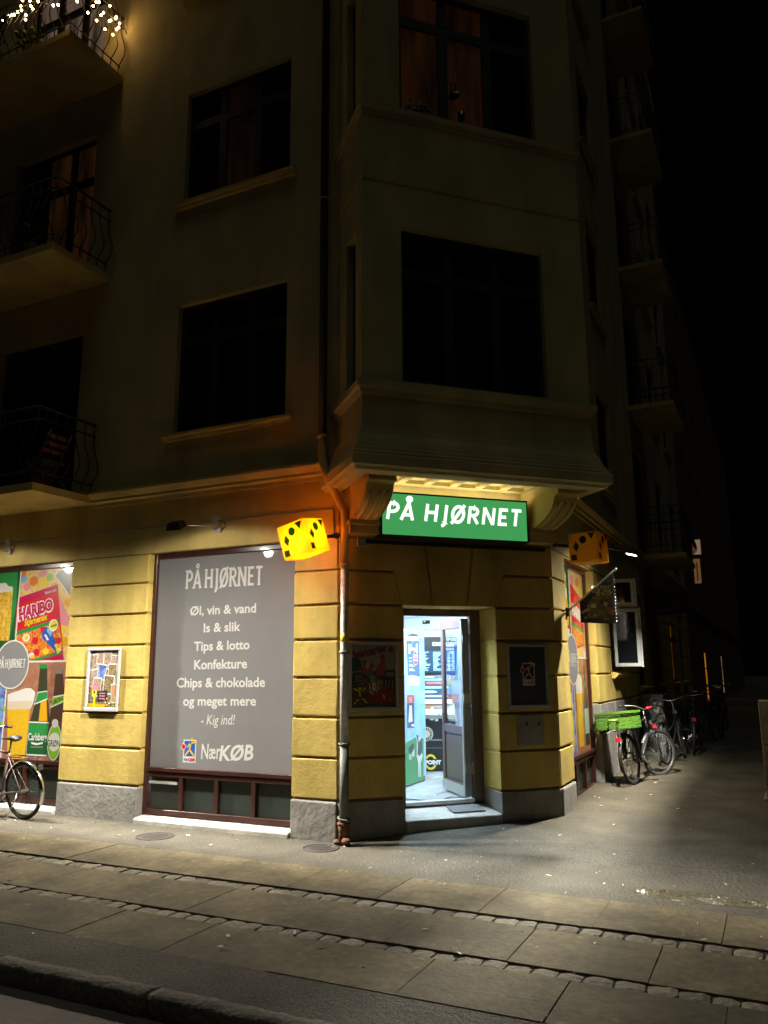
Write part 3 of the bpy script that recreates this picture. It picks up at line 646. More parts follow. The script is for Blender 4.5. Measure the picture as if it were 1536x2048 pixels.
# film seams and title
PO = DW + .0045
p = Print(FL, PO); strokes(p, 'PÅ HJØRNET', *on(FL, 371, 1178, PO), *on(FL, 525.5, 1170, PO), 0.232, 'vinyl_white', w=.135, slab=True, gap=.07, spw=.16); p.build('lettering', win1)
for txt, a, b_, h in (('Øl, vin & vand', (380, 1230.5), (512, 1224.5), 17.5), ('Is & slik', (407, 1264.5), (481, 1261.5), 18), ('Tips & lotto', (388, 1301.5), (499, 1298), 18), ('Konfekture', (388, 1338.5), (494, 1336), 18.5),
                      ('Chips & chokolade', (353, 1374.5), (530, 1373.5), 18.5), ('og meget mere', (366, 1411), (512, 1411), 18.5)):
    p = Print(FL, PO); p.tpx(txt, a, b_, h, 'vinyl_white', bold=0.022, cap='d'); p.build('lettering', win1)
p = Print(FL, PO); p.tpx('- Kig ind!', (402, 1449.5), (470, 1449), 19.5, 'vinyl_white', bold=0.004, shear=0.2, cap='K'); p.build('lettering', win1)
p = Print(FL, PO); p.tpx('Nær', (402, 1517.5), (441, 1517.5), 30, 'vinyl_white', bold=0.012, shear=0.12, cap='N'); p.tpx('KØB', (438, 1521), (507, 1519.5), 30, 'vinyl_white', bold=0.028, shear=0.2, cap='B'); p.build('lettering', win1)
def logo(pr, s, z, w, h, dim=False):           # white card, blue field, walking figure with a bag
    q = lambda a, b: (s + a * w, z + b * h)
    pr.poly([q(0, 0), q(1, 0), q(1, 1), q(0, 1)], 'vinyl_white'); pr.poly([q(.07, .27), q(.93, .27), q(.93, .95), q(.07, .95)], 'p_navy' if dim else 'p_blue')
    pr.poly([q(-.22, .62), q(.10, .50), q(.24, .74), q(-.06, .86)], 'vinyl_white'); pr.poly([q(-.17, .64), q(.09, .54), q(.19, .73), q(-.05, .82)], 'p_red')
    for A, B, ww in (((.58, .80), (.48, .56), .11), ((.30, .66), (.52, .84), .09), ((.62, .84), (.95, .92), .09), ((.46, .54), (.16, .30), .12), ((.54, .54), (.86, .30), .12)): pr.stroke([q(*A), q(*B)], ww * w, 'p_yellow')
    pr.ell(*q(.68, 1.0), .10 * w, .075 * h, 'p_yellow'); pr.ell(*q(1.0, .93), .09 * w, .05 * h, 'p_yellow')
    pr.text('Nær', *q(.08, .07), *q(.36, .07), .13 * h, 'p_blue', bold=.02, shear=.15); pr.text('KØB', *q(.38, .06), *q(.93, .06), .15 * h, 'p_red', bold=.03, shear=.15)
p = Print(FL, PO); a = on(FL, 365.5, 1524.5, PO); c_ = on(FL, 392.5, 1480, PO); logo(p, a[0], a[1], c_[0] - a[0], c_[1] - a[1]); p.build('print', win1)
m = MB()                                        # overlapping edge of the film
for (u0, v0, u1, v1) in ((352, 1245, 345, 1365), (345, 1365, 342, 1440), (341, 1440, 336, 1545)):
    A = on(FL, u0, v0, PO); B = on(FL, u1, v1, PO); m.fprism(FL, [(A[0], A[1]), (LW[0] + .06, A[1]), (LW[0] + .06, B[1]), (B[0], B[1])], PO - .001, PO + .0006, 'vinyl_grey')
m.build('film_lap', win1)

win2 = shop_window(FL, LW2[0], LW2[1], DW, 3.222, 3)
def q4(*pp): return [(x / 5.12, 1000 + y / 5.12) for x, y in pp]
def q5(*pp): return [(x / 6.4, 1330 + y / 6.4) for x, y in pp]
class WP(Print):
    lim = (-9, 9)
    def px(p, pts, ma):
        q = [on(p.fr, u, v, p.o) for u, v in pts]; p.poly([(max(p.lim[0], min(p.lim[1], s)), max(.63, min(3.165, z))) for s, z in q], ma)
def disc(p, s, z, r, txt=True, tw=None):
    p.ell(s, z, r, r, 'vinyl_white', 40); p.ell(s, z, r * .94, r * .94, 'vinyl_grey', 40)
    strokes(p, 'PÅ HJØRNET', s - r * .80, z - r * .14, s + r * .80, z - r * .14, r * .36, 'vinyl_white', w=.13, slab=True, gap=.07, spw=.16)
g = MB(); g.fbox(FL, LW2[0] + .05, LW2[1] - .05, .63, 3.168, DW - .02, DW + .004, 'p_wood'); g.build('pane', win2)
p = WP(FL, PO); p.lim = (LW2[0] + .052, LW2[1] - .052); a0, a1 = p.lim
sm_, zm = -5.20, 1.905
p.rect(a0, sm_, zm, 3.165, 'p_dgreen'); p.px(q4((-120, 760), (180, 735), (165, 1100), (90, 1440), (60, 900), (-120, 900)), 'p_green')
p.px(q4((-420, 960), (135, 905), (95, 1440), (-420, 1440)), 'p_cider'); p.px(q4((-300, 880), (-60, 860), (60, 848), (85, 880), (132, 888), (130, 935), (-300, 980)), 'off_white')
p.rect(sm_, a1, zm, 3.165, 'p_candy')
for (x, y, r, ma) in ((245, 810, 42, 'p_sky'), (275, 890, 45, 'p_pink'), (345, 830, 55, 'p_orange'), (445, 840, 55, 'p_yellow'), (510, 790, 40, 'p_lime'), (440, 750, 45, 'p_pink'), (240, 750, 40, 'p_orange'), (640, 1320, 45, 'p_yellow'), (660, 1450, 50, 'p_amber'), (560, 880, 35, 'p_amber'), (690, 1050, 40, 'p_amber')):
    A = on(FL, x / 5.12, 1000 + y / 5.12, PO); p.ell(A[0], A[1], r / 5.12 * .0082, r / 5.12 * .0064, ma, 14)
p.px(q4((560, 770), (600, 712), (738, 705), (716, 990), (640, 880)), 'vinyl_white'); p.px(q4((568, 775), (605, 722), (738, 712), (716, 978), (645, 872)), 'p_grey')
p.px(q4((600, 975), (650, 1080), (690, 1180), (718, 1190), (690, 1285), (620, 1275), (600, 1150)), 'p_pink')
p.px(q4((178, 1005), (592, 862), (652, 1632), (310, 1660), (150, 1385)), 'p_red'); p.px(q4((178, 1005), (592, 862), (598, 925), (176, 1075)), 'p_crim')
p.px(q4((153, 1352), (604, 1212), (608, 1250), (148, 1392)), 'p_green'); p.px(q4((148, 1392), (608, 1250), (640, 1535), (312, 1640), (250, 1500)), 'p_candyred')
for (x, y, r, ma) in ((270, 1410, 45, 'vinyl_white'), (272, 1410, 26, 'p_yellow'), (360, 1440, 40, 'p_red'), (440, 1480, 42, 'p_orange'), (375, 1560, 38, 'p_red'), (325, 1590, 32, 'vinyl_white'), (330, 1600, 18, 'p_yellow'), (470, 1550, 34, 'p_yellow'), (600, 1440, 34, 'p_red'), (600, 1540, 26, 'vinyl_white')):
    A = on(FL, x / 5.12, 1000 + y / 5.12, PO); p.ell(A[0], A[1], r / 5.12 * .0082, r / 5.12 * .0064, ma, 14)
p.px(q4((310, 1640), (640, 1540), (644, 1572), (312, 1665)), 'p_green'); p.px(q4((430, 1625), (645, 1572), (652, 1632)), 'p_crim')
p.px(q4((415, 1300), (480, 1300), (520, 1330), (560, 1420), (615, 1560), (590, 1575), (540, 1520), (440, 1420)), 'p_blue'); p.px(q4((415, 1295), (470, 1305), (440, 1350), (425, 1360)), 'p_red'); p.px(q4((490, 1310), (540, 1350), (520, 1400), (480, 1340)), 'p_sky'); p.px(q4((455, 1380), (475, 1375), (505, 1430), (485, 1440)), 'vinyl_white')
p.px(q4((560, 1480), (580, 1470), (615, 1560), (590, 1575)), 'p_yellow')
A = on(FL, 550 / 5.12, 1000 + 1283 / 5.12, PO); p.ell(A[0], A[1], .085, .082, 'vinyl_white', 18); p.ell(A[0], A[1], .066, .064, 'p_yellow', 18); p.px(q4((518, 1290), (585, 1268), (587, 1284), (520, 1306)), 'p_green')
p.tpx('HARIBO', q4((186, 1238))[0], q4((556, 1122))[0], 26, 'vinyl_white', bold=.10); p.tpx('HARIBO', q4((200, 1228))[0], q4((546, 1118))[0], 22.5, 'p_crim', bold=.045)
p.tpx('Stjernemix', q4((255, 1293))[0], q4((490, 1222))[0], 13, 'p_yellow', bold=.035, shear=.15, cap='S'); p.tpx('Share size', q4((465, 965))[0], q4((582, 930))[0], 5, 'vinyl_white', bold=.02)
p.rect(a0, sm_ - .1, .63, zm, 'p_bluemix'); p.rect(sm_ - .1, a1, .63, zm, 'p_woodgrain')
p.rect(sm_ - .012, sm_ + .012, zm, 3.165, 'vinyl_white'); p.rect(a0, a1, zm - .012, zm + .012, 'vinyl_white'); p.rect(sm_ - .112, sm_ - .088, .63, zm, 'vinyl_white')
for (x, y, r, ma) in ((60, 560, 30, 'p_lime'), (20, 740, 26, 'p_lime'), (0, 620, 40, 'p_sky'), (30, 450, 34, 'p_sky')):
    A = on(FL, x / 6.4, 1330 + y / 6.4, PO); p.ell(A[0], A[1], r / 6.4 * .0085, r / 6.4 * .0066, ma, 14)
p.px(q5((102, 570), (390, 560), (330, 1100), (315, 1215), (95, 1205)), 'p_beer'); p.px(q5((104, 380), (170, 350), (240, 330), (330, 297), (400, 296), (450, 340), (455, 375), (425, 500), (395, 565), (100, 572)), 'vinyl_white'); p.px(q5((110, 470), (420, 455), (396, 565), (102, 570)), 'p_cream')
p.px(q5((516, 40), (610, 40), (612, 300), (628, 560), (640, 740), (612, 1160), (340, 1150), (390, 720), (440, 540), (490, 330)), 'p_bottle'); p.px(q5((530, 440), (600, 420), (612, 720), (500, 720)), 'p_amber'); p.px(q5((518, -12), (602, -12), (612, 45), (514, 45)), 'p_green')
p.px(q5((488, 345), (612, 328), (614, 440), (440, 512)), 'vinyl_white'); p.px(q5((490, 358), (610, 340), (612, 425), (450, 492)), 'p_green'); p.px(q5((378, 722), (636, 730), (606, 1168), (338, 1152)), 'vinyl_white'); p.px(q5((380, 740), (632, 748), (604, 1150), (342, 1138)), 'p_dgreen')
p.px(q5((385, 748), (628, 756), (615, 900), (370, 890)), 'p_green'); p.px(q5((400, 985), (480, 1000), (560, 985), (550, 1010), (470, 1025), (410, 1010)), 'vinyl_white')
p.tpx('Carlsberg', q5((364, 960))[0], q5((604, 965))[0], 14.5, 'vinyl_white', bold=.02, cap='C'); p.px(q5((400, 1040), (555, 1042), (555, 1058), (400, 1058)), 'p_olive')
p.px(q5((720, 75), (806, 70), (830, 380), (830, 1235), (640, 1225), (604, 1100), (625, 760), (690, 400)), 'p_bottle2'); p.px(q5((724, 60), (800, 55), (808, 110), (716, 112)), 'p_grey')
p.px(q5((690, 400), (830, 375), (830, 470), (640, 555)), 'vinyl_white'); p.px(q5((690, 420), (830, 392), (830, 455), (652, 535)), 'p_lime'); p.tpx('TUBORG', q5((662, 515))[0], q5((815, 440))[0], 8, 'p_black', bold=.02)
A = on(FL, 700 / 6.4, 1330 + 985 / 6.4, PO); p.ell(A[0], A[1], .125, .235, 'vinyl_white', 26); p.ell(A[0], A[1], .112, .220, 'p_lime', 26); p.ell(A[0], A[1], .105, .12, 'vinyl_white', 22)
A = on(FL, 712 / 6.4, 1330 + 745 / 6.4, PO); p.ell(A[0], A[1], .06, .055, 'off_white', 16)
p.tpx('GRØN', q5((608, 1040))[0], q5((772, 1046))[0], 13, 'p_black', bold=.01, cap='G')
cc = on(FL, 27, 1329, PO); disc(p, cc[0] - .02, cc[1], .335)
p.build('print', win2)

# right front window
DR = -0.16
win3 = shop_window(FR, RW[0], RW[1], DR, 3.195, 3)
g = MB(); g.fbox(FR, RW[0] + .05, RW[1] - .05, .63, 3.145, DR - .02, DR + .004, 'p_candy'); g.build('pane', win3)
p = Print(FR, DR + .0045); a0, a1 = RW[0] + .053, RW[1] - .053; mid, zm = 1.56, 1.91
p.rect(a0, mid, zm, 3.14, 'p_dgreen'); p.rect(mid, a1, zm, 3.14, 'p_candy'); p.rect(a0, mid, .635, zm, 'p_bluemix'); p.rect(mid, a1, .635, zm, 'p_woodgrain')
for (s, w, ma, ma2) in ((1.0, .15, 'p_orange', 'p_red'), (1.36, .12, 'p_amber', 'vinyl_white')):
    p.poly([(s - w, zm), (s + w, zm), (s + w, 2.55), (s + w * .5, 2.75), (s + w * .5, 3.0), (s - w * .5, 3.0), (s - w * .5, 2.75), (s - w, 2.55)], ma); p.rect(s - w, s + w, 2.15, 2.35, 'p_red'); p.rect(s - w, s + w, 2.2, 2.3, 'vinyl_white'); p.ell(s, 3.02, w * .5, .06, ma2); p.rect(s - w * .5, s + w * .5, 2.72, 2.86, 'off_white')
p.poly([(mid + .05, 2.0), (2.4, 2.1), (2.42, 2.75), (mid + .1, 2.95)], 'p_red'); p.text('HARIBO', mid + .12, 2.52, 2.38, 2.42, .17, 'vinyl_white', bold=.08); p.poly([(mid + .07, 2.05), (2.4, 2.12), (2.4, 2.3), (mid + .08, 2.36)], 'p_candyred'); p.poly([(mid + .06, 2.36), (2.4, 2.28), (2.4, 2.32), (mid + .06, 2.42)], 'p_green')
p.ell(2.3, 2.9, .10, .09, 'p_yellow'); p.ell(1.8, 3.0, .10, .08, 'p_pink'); p.ell(2.1, 3.0, .1, .07, 'p_orange'); p.ell(2.35, 1.98, .07, .06, 'off_white')
p.poly([(.85, .7), (1.45, .75), (1.42, 1.45), (.88, 1.5)], 'p_yellow'); p.poly([(.9, 1.48), (1.42, 1.44), (1.38, 1.68), (1.0, 1.70)], 'p_red'); p.ell(1.1, .95, .22, .16, 'p_blue'); p.poly([(.95, 1.16), (1.38, 1.14), (1.37, 1.26), (.96, 1.29)], 'p_navy'); p.ell(1.25, .72, .16, .07, 'p_cream')
p.poly([(1.72, .70), (2.0, .70), (2.05, 1.42), (1.68, 1.42)], 'p_beer'); p.poly([(1.68, 1.42), (2.05, 1.42), (2.08, 1.62), (1.9, 1.70), (1.66, 1.60)], 'vinyl_white')
p.poly([(2.14, .70), (2.40, .70), (2.40, 1.3), (2.32, 1.5), (2.31, 1.8), (2.23, 1.8), (2.22, 1.5), (2.14, 1.3)], 'p_bottle'); p.rect(2.14, 2.40, .85, 1.2, 'p_mint'); p.rect(2.22, 2.32, 1.5, 1.58, 'p_green')
p.rect(mid - .012, mid + .012, .635, 3.14, 'vinyl_white'); p.rect(a0, a1, zm - .012, zm + .012, 'vinyl_white'); disc(p, mid, zm - .02, .35)
p.build('print', win3)

# casement window left open on the side street
fw = MB(); f = 'grey_upvc'
for (z0, z1) in ((1.71, 2.70), (2.74, 3.15)):
    fw.fbox(FR, RW3[0], RW3[0] + .05, z0, z1, -.2, -.14, f); fw.fbox(FR, RW3[1] - .05, RW3[1], z0, z1, -.2, -.14, f); fw.fbox(FR, RW3[0] + .05, RW3[1] - .05, z0, z0 + .05, -.2, -.142, f); fw.fbox(FR, RW3[0] + .05, RW3[1] - .05, z1 - .05, z1, -.2, -.142, f)
cw = fw.build('casement_window', bld)
g = MB(); g.fbox(FR, RW3[0] + .02, RW3[1] - .02, 1.72, 3.14, -.30, -.25, 'glass_dark'); g.build('pane', cw)
FS_ = Fr(FR.p(RW3[0] + .03, 0, 0), (math.cos(math.radians(8)), math.sin(math.radians(8)), 0), (math.sin(math.radians(8)), -math.cos(math.radians(8)), 0))
for (z0, z1, w) in ((1.79, 2.71, .40), (2.745, 3.19, .36)):
    s = MB()
    for (a, b, c, d) in ((.05, .10, z0, z1), (.05 + w - .05, .05 + w, z0, z1)): s.fbox(FS_, a, b, c, d, -.03, .02, f)
    s.fbox(FS_, .10, w, z0, z0 + .055, -.03, .018, f); s.fbox(FS_, .10, w, z1 - .055, z1, -.03, .018, f)
    s.fbox(FS_, .05 + w + .001, .05 + w + .035, z0 - .01, z1 + .012, -.05, -.012, f)
    sa = s.build('open_sash', cw, bevel=.004, seg=1); g = MB(); g.fbox(FS_, .09, w + .01, z0 + .05, z1 - .05, -.012, -.006, 'glass_dark'); g.build('sash_pane', cw)

# ------------------------------------------------------------------ door, threshold, shop inside
d = MB(); fm = 'door_brown'
d.fbox(FC, DO[0] - .03, .94, .1, 2.53, -.53, -.452, fm); d.fbox(FC, 1.80, DO[1] + .03, .1, 2.53, -.53, -.452, fm); d.fbox(FC, .94, 1.80, 2.395, 2.53, -.53, -.454, fm)
door = d.build('entrance_door', bld, bevel=.005, seg=1)
Fd = Fr(FC.p(1.712, 0, -.50), -FC.n + FC.a * 0.07, -FC.a - FC.n * 0.07)
LWD = .80; z0, z1 = .30, 2.37
lf = MB()
lf.fbox(Fd, 0, .085, z0, z1, -.05, .0, fm); lf.fbox(Fd, LWD - .085, LWD, z0, z1, -.05, 0, fm)
lf.fbox(Fd, .085, LWD - .085, z1 - .10, z1, -.05, -.001, fm); lf.fbox(Fd, .085, LWD - .085, .99, 1.085, -.05, -.001, fm); lf.fbox(Fd, .085, LWD - .085, z0, .42, -.05, -.001, fm)
lf.fbox(Fd, .085, LWD - .085, .42, .99, -.035, -.02, fm); lf.fbox(Fd, .12, LWD - .12, .455, .955, -.02, -.012, fm)
lf.build('door_leaf', door, bevel=.003, seg=1)
g = MB(); g.fbox(Fd, .08, LWD - .08, 1.08, z1 - .095, -.03, -.022, 'glass'); g.build('glass_pane', door)
k = MB(); k.fbox(Fd, .0, LWD, z0 - .012, .405, .001, .006, 'alu_dull'); k.build('kick_plate', door)
k = MB(); k.fbox(Fd, -.055, -.004, z0, z1, -.06, .03, 'grey_upvc'); k.fbox(Fd, -.065, -.055, z0, z1, -.035, -.015, 'grey_upvc'); k.fbox(Fd, -.065, -.055, z0, z1, .0, .02, 'grey_upvc'); k.build('hinge_rail', door)
for z in (.62, 1.42, 2.12):
    k = MB(); k.fbox(Fd, -.08, -.066, z - .05, z + .05, -.055, .025, 'alu_dull'); k.cyl(Fd.p(-.07, z - .07, -.07), Fd.p(-.07, z + .07, -.07), .012, 'alu_dull', 8); k.build('hinge', door)
k = MB(); k.tube([Fd.p(LWD - .045, 1.20, 0), Fd.p(LWD - .045, 1.20, .06), Fd.p(LWD - .17, 1.20, .065)], .010, 'steel', 8); k.fbox(Fd, LWD - .065, LWD - .025, 1.10, 1.27, 0, .008, 'steel'); k.build('door_handle', door)
k = MB(); k.sprism(FC, [(-.62, -.2), (.026, -.2), (.026, .155), (.016, .168), (-.62, .228)], DO[0] + .004, DO[1] - .004, 'sill_stone'); k.build('threshold', door, bevel=.008, seg=1)
k = MB(); k.fbox(FC, .94, 1.80, .235, .272, -.56, -.45, 'alu'); k.build('threshold_bar', door)
k = MB(); k.hexa([FC.p(1.38, .19, -.12), FC.p(1.78, .19, -.12), FC.p(1.78, .225, -.34), FC.p(1.38, .225, -.34), FC.p(1.38, .198, -.12), FC.p(1.78, .198, -.12), FC.p(1.78, .233, -.34), FC.p(1.38, .233, -.34)], 'p_grey'); k.build('door_mat', door)
FZ = 0.262
m = MB(); m.add([(-3.5, .40, FZ - .012), (-.41, .40, FZ - .012), (1.45, 2.26, FZ - .012), (1.45, 5.2, FZ - .012), (-3.5, 5.2, FZ - .012)], [(0, 1, 2, 3, 4)], 'p_grey'); fl = m.build('shop_floor'); tag(fl, kind='structure')
mat('tile', (0.42, 0.42, 0.43), 0.25, var=.12, vscale=3, rnd=.12, stain=.15)
m = MB(); m.box((-.195, -.195, -.012), (.195, .195, 0), 'tile'); o = m.build('floor_tile', bevel=.003, seg=1); tme = o.data; bpy.data.objects.remove(o)
for i in range(-6, 4):
    for j in range(0, 12):
        x, y = .2 + i * .4 + (0 if j % 2 else .2), .75 + j * .4
        if x - y > .55 or x > 1.2: continue
        if (x - y) * S2 > -.70: continue
        place(tme, 'floor_tile', fl, (x, y, FZ))
m = MB(); m.box((-3.55, 4.75, .2), (1.5, 4.85, 2.95), 'white_shop'); wl_ = tag(m.build('shop_wall'), kind='structure')
for k in range(12):
    q = MB(); q.box((-2.4, 4.725, .32 + k * .21), (1.45, 4.75, .32 + k * .21 + .198), 'white_shop'); q.build('wall_panel', wl_, bevel=.004, seg=1)
m = MB(); m.box((-3.6, .38, .2), (-3.5, 4.9, 2.95), 'white_shop'); tag(m.build('shop_wall'), kind='structure')
m = MB(); m.fbox(FR, .2, 3.3, .2, 2.95, -.50, -.45, 'white_shop'); tag(m.build('shop_wall'), kind='structure')
m = MB(); m.add([(-3.6, .36, 2.93), (.30, .36, 2.93), (1.5, 1.55, 2.93), (1.5, 5.2, 2.93), (-3.6, 5.2, 2.93)], [(0, 1, 2, 3, 4)], 'white_shop'); tag(m.build('shop_ceiling'), kind='structure')
mat('lamp_cool', (0.9, 0.95, 1.0), 0.5, emit=(0.62, 0.86, 1.0), es=42.0); mat('lamp_entry', (0.9, 0.95, 1.0), 0.5, emit=(0.66, 0.87, 1.0), es=140.0)
for i, (x, y) in enumerate(((.10, 1.60), (.55, 2.6), (-.3, 3.6), (-2.2, 2.2))):
    t = thing('ceiling_light', ('square white ceiling light inside the shop just behind the door', 'square white ceiling light in the shop beside the side wall', 'square white ceiling light in the shop above the black terminal', 'square white ceiling light in the shop far left of the door')[i], 'ceiling light', (x, y, 2.93), 'ceiling lights in the shop')
    q = MB(); q.box((x - .32, y - .32, 2.885), (x + .32, y + .32, 2.927), 'white_shop'); q.build('housing', t); q = MB(); q.box((x - .29, y - .29, 2.876), (x + .29, y + .29, 2.884), 'lamp_entry' if i == 0 else 'lamp_cool'); q.build('diffuser', t)
# freezer cabinet with a printed side
FF = Fr((-.2, 2.02, .0), (0, 1, 0), (1, 0, 0))
t = thing('freezer', 'tall ice cream freezer printed with blue sky and cows inside the shop', 'freezer', (-.2, 2.45, .262))
q = MB(); q.box((-.95, 2.02, .33), (-.2, 2.88, 2.30), 'white_shop'); q.build('body', t, bevel=.015); q = MB(); q.box((-.93, 2.04, .262), (-.22, 2.86, .33), 'p_black'); q.build('base', t)
def e8(*pp): return [(800 + x / 10.24, 1220 + y / 10.24) for x, y in pp]
def e9(*pp): return [(800 + x / 9.307, 1400 + y / 9.307) for x, y in pp]
p = Print(FF, .001); p.rect(.01, .85, .34, 2.29, 'p_cloud'); E = e8; N_ = e9
p.px(N_((100, 800), (150, 770), (300, 690), (380, 690), (440, 720), (442, 1480), (150, 1592), (100, 1600)), 'p_green')
p.px(E((132, 640), (200, 600), (290, 590), (385, 620), (405, 1370), (340, 1345), (250, 1330), (165, 1345)), 'p_navy'); p.px(E((145, 660), (375, 640), (392, 1340), (172, 1325)), 'p_blue')
p.px(E((110, 590), (150, 520), (250, 480), (350, 500), (412, 590), (405, 640), (340, 560), (250, 545), (160, 580), (125, 640)), 'p_black'); p.tpx("BEN&JERRY'S", E((135, 628))[0], E((395, 632))[0], 9.5, 'vinyl_white', bold=.04)
p.px(E((328, 690), (352, 690), (356, 780), (368, 870), (326, 865)), 'vinyl_white'); A = on(FF, *E((315, 985))[0], 0); p.ell(A[0], A[1], .085, .098, 'vinyl_white', 22); p.ell(A[0], A[1], .078, .09, 'p_red', 22)
for (x0, x1, y) in ((165, 240, 730), (165, 310, 800), (170, 210, 870), (180, 240, 985), (180, 240, 1050), (185, 255, 1115), (185, 295, 1145), (190, 275, 1210), (190, 305, 1240)):
    h = 26 if y < 900 else 8; p.px(E((x0, y - h), (x1, y - h), (x1, y + h), (x0, y + h)), 'vinyl_white')
for (x0, x1, y, h) in ((295, 340, 920, 14), (270, 360, 970, 10), (280, 350, 1030, 12)): p.px(E((x0, y - h), (x1, y - h), (x1, y + h), (x0, y + h)), 'vinyl_white')
p.px(E((170, 1350), (390, 1380), (390, 1560), (180, 1550)), 'off_white'); p.px(E((205, 1480), (300, 1485), (300, 1520), (205, 1520)), 'p_yellow')
p.px(E((140, 1740), (285, 1740), (290, 1900), (140, 1890)), 'p_crim'); p.px(E((170, 1790), (240, 1780), (240, 1890), (180, 1880)), 'p_orange')
p.px(N_((128, 55), (262, 55), (264, 520), (132, 520)), 'p_navy'); p.px(N_((170, 100), (215, 100), (230, 400), (150, 420)), 'p_cream'); p.px(N_((210, 450), (258, 450), (258, 490), (212, 490)), 'vinyl_white')
p.px(N_((300, 660), (340, 690), (395, 700), (410, 850), (400, 1000), (420, 1030), (380, 1180), (388, 1430), (370, 1430), (360, 1200), (355, 1430), (335, 1430), (335, 1180), (305, 1040), (310, 780)), 'off_white')
p.px(N_((300, 655), (335, 650), (345, 790), (395, 700), (412, 850), (400, 980), (360, 1050), (320, 1000), (330, 850), (318, 720)), 'p_black'); p.px(N_((160, 880), (240, 800), (262, 840), (225, 960), (180, 1005), (160, 960)), 'p_black'); p.px(N_((215, 1000), (262, 900), (262, 1040), (232, 1060)), 'off_white'); p.px(N_((160, 1010), (212, 1010), (210, 1110), (162, 1110)), 'p_mint')
p.build('print', t)
# betting terminal
FT = Fr((-.643, 3.777, 0), (.9229, .3850, 0), (.3850, -.9229, 0))
t = thing('betting_terminal', 'black self service terminal with lit screens standing inside the shop', 'terminal', (-.35, 3.95, .262))
zc = lambda v: on(FT, 860, v, 0)[1]
q = MB(); q.fbox(FT, -.12, .52, .27, 1.03, -.42, 0, 'black_plastic'); q.build('cabinet', t, bevel=.012)
q = MB(); q.sprism(FT, [(-.42, 1.03), (0.0, 1.03), (.10, 1.09), (.085, 1.14), (-.06, 1.27), (-.42, 1.27)], -.13, .50, 'off_white'); q.build('console_shelf', t, bevel=.008)
mat('screen_dark', (0.02, 0.04, 0.07), 0.15, emit=(0.05, 0.11, 0.20), es=0.9); mat('screen_bar', (0.3, 0.5, 0.7), 0.2, emit=(0.35, 0.62, 0.95), es=0.8); mat('screen_red', (0.5, 0.1, 0.1), 0.2, emit=(0.6, 0.10, 0.12), es=0.7); mat('screen_text', (0.5, 0.7, 0.8), 0.2, emit=(0.45, 0.70, 0.78), es=0.75); mat('lip', (0.8, 0.7, 0.6), 0.3, emit=(1.0, 0.75, 0.55), es=1.3)
q = MB(); q.sprism(FT, [(-.06, 1.27), (.02, 1.27), (-.20, 1.68), (-.28, 1.68)], -.13, .47, 'black_plastic'); q.build('touch_screen', t, bevel=.01)
q = MB(); q.fbox(FT, -.12, .47, 1.255, 1.315, .02, .05, 'lip'); q.build('lit_edge', t)
q = MB(); q.fbox(FT, -.14, .58, 1.60, 2.27, -.42, -.24, 'black_plastic'); q.build('header', t, bevel=.008)
FT2 = Fr(FT.p(-.10, 1.30, .014), FT.a, (FT.n * .41 + Vector((0, 0, .22))), (Vector((0, 0, .41)) - FT.n * .22))
p = Print(FT2, .004, .001); p.rect(0, .53, 0, .42, 'screen_dark'); p.rect(.02, .50, .055, .085, 'screen_bar'); p.rect(.06, .52, .20, .235, 'screen_bar'); p.rect(.18, .44, .27, .31, 'screen_red'); p.rect(.10, .5, .335, .36, 'screen_bar'); p.rect(.10, .30, .385, .402, 'screen_text'); p.ell(.2, .14, .14, .02, 'screen_text'); p.build('touch_display', t)
p = Print(FT, -.2395, .001); p.rect(-.11, .55, 1.72, 2.06, 'screen_dark')
for r in range(16):
    z = 2.035 - r * .0185
    for (a, b) in ((-.09, -.04), (.0, random.uniform(.06, .16)), (.19, random.uniform(.24, .34)), (.42, .46), (.49, .53)): p.rect(a, b, z - .007, z, 'screen_text')
p.text('CASHPOINT', .18, 2.13, .58, 2.13, .055, 'vinyl_white', bold=.05); p.build('odds_display', t)
p = Print(FT, .001); zz = zc(1524)
c0 = on(FT, 861.5, 1524, 0); p.ell(c0[0], c0[1], .092, .115, 'p_yellow', 28); p.ell(c0[0], c0[1], .062, .08, 'p_black', 28); p.rect(c0[0] - .2, c0[0] + .17, c0[1] - .04, c0[1] + .045, 'p_black'); p.text('CASHPOINT', c0[0] - .28, c0[1] - .03, c0[0] + .155, c0[1] - .03, .058, 'vinyl_white', bold=.07)
c0 = on(FT, 853, 1468, 0); p.ell(c0[0], c0[1], .10, .105, 'p_cream', 28); p.ell(c0[0], c0[1], .086, .09, 'p_black', 28); p.ell(c0[0], c0[1], .055, .058, 'p_cream', 20)
for k in range(14):
    a = k / 14 * 6.28; p.rect(c0[0] + .072 * math.cos(a) - .008, c0[0] + .072 * math.cos(a) + .008, c0[1] + .075 * math.sin(a) - .01, c0[1] + .075 * math.sin(a) + .01, 'p_cream')
c0 = on(FT, 873, 1439, 0); p.rect(c0[0] - .02, c0[0] + .025, c0[1] - .025, c0[1] + .025, 'vinyl_white'); p.rect(c0[0] - .10, c0[0] - .035, c0[1] - .01, c0[1] + .012, 'vinyl_white'); p.ell(c0[0] - .18, c0[1], .014, .018, 'vinyl_white'); p.ell(c0[0] - .18, c0[1] - .09, .014, .018, 'vinyl_white'); p.rect(-.1, .5, .71, .73, 'p_grey'); p.rect(-.1, .5, .60, .607, 'p_grey')
p.build('print', t)
q = MB(); q.fbox(FT, -.04, .14, 1.10, 1.22, .02, .045, 'p_skin'); q.fbox(FT, .18, .34, 1.10, 1.20, .02, .045, 'p_grey'); q.build('card_reader', t)
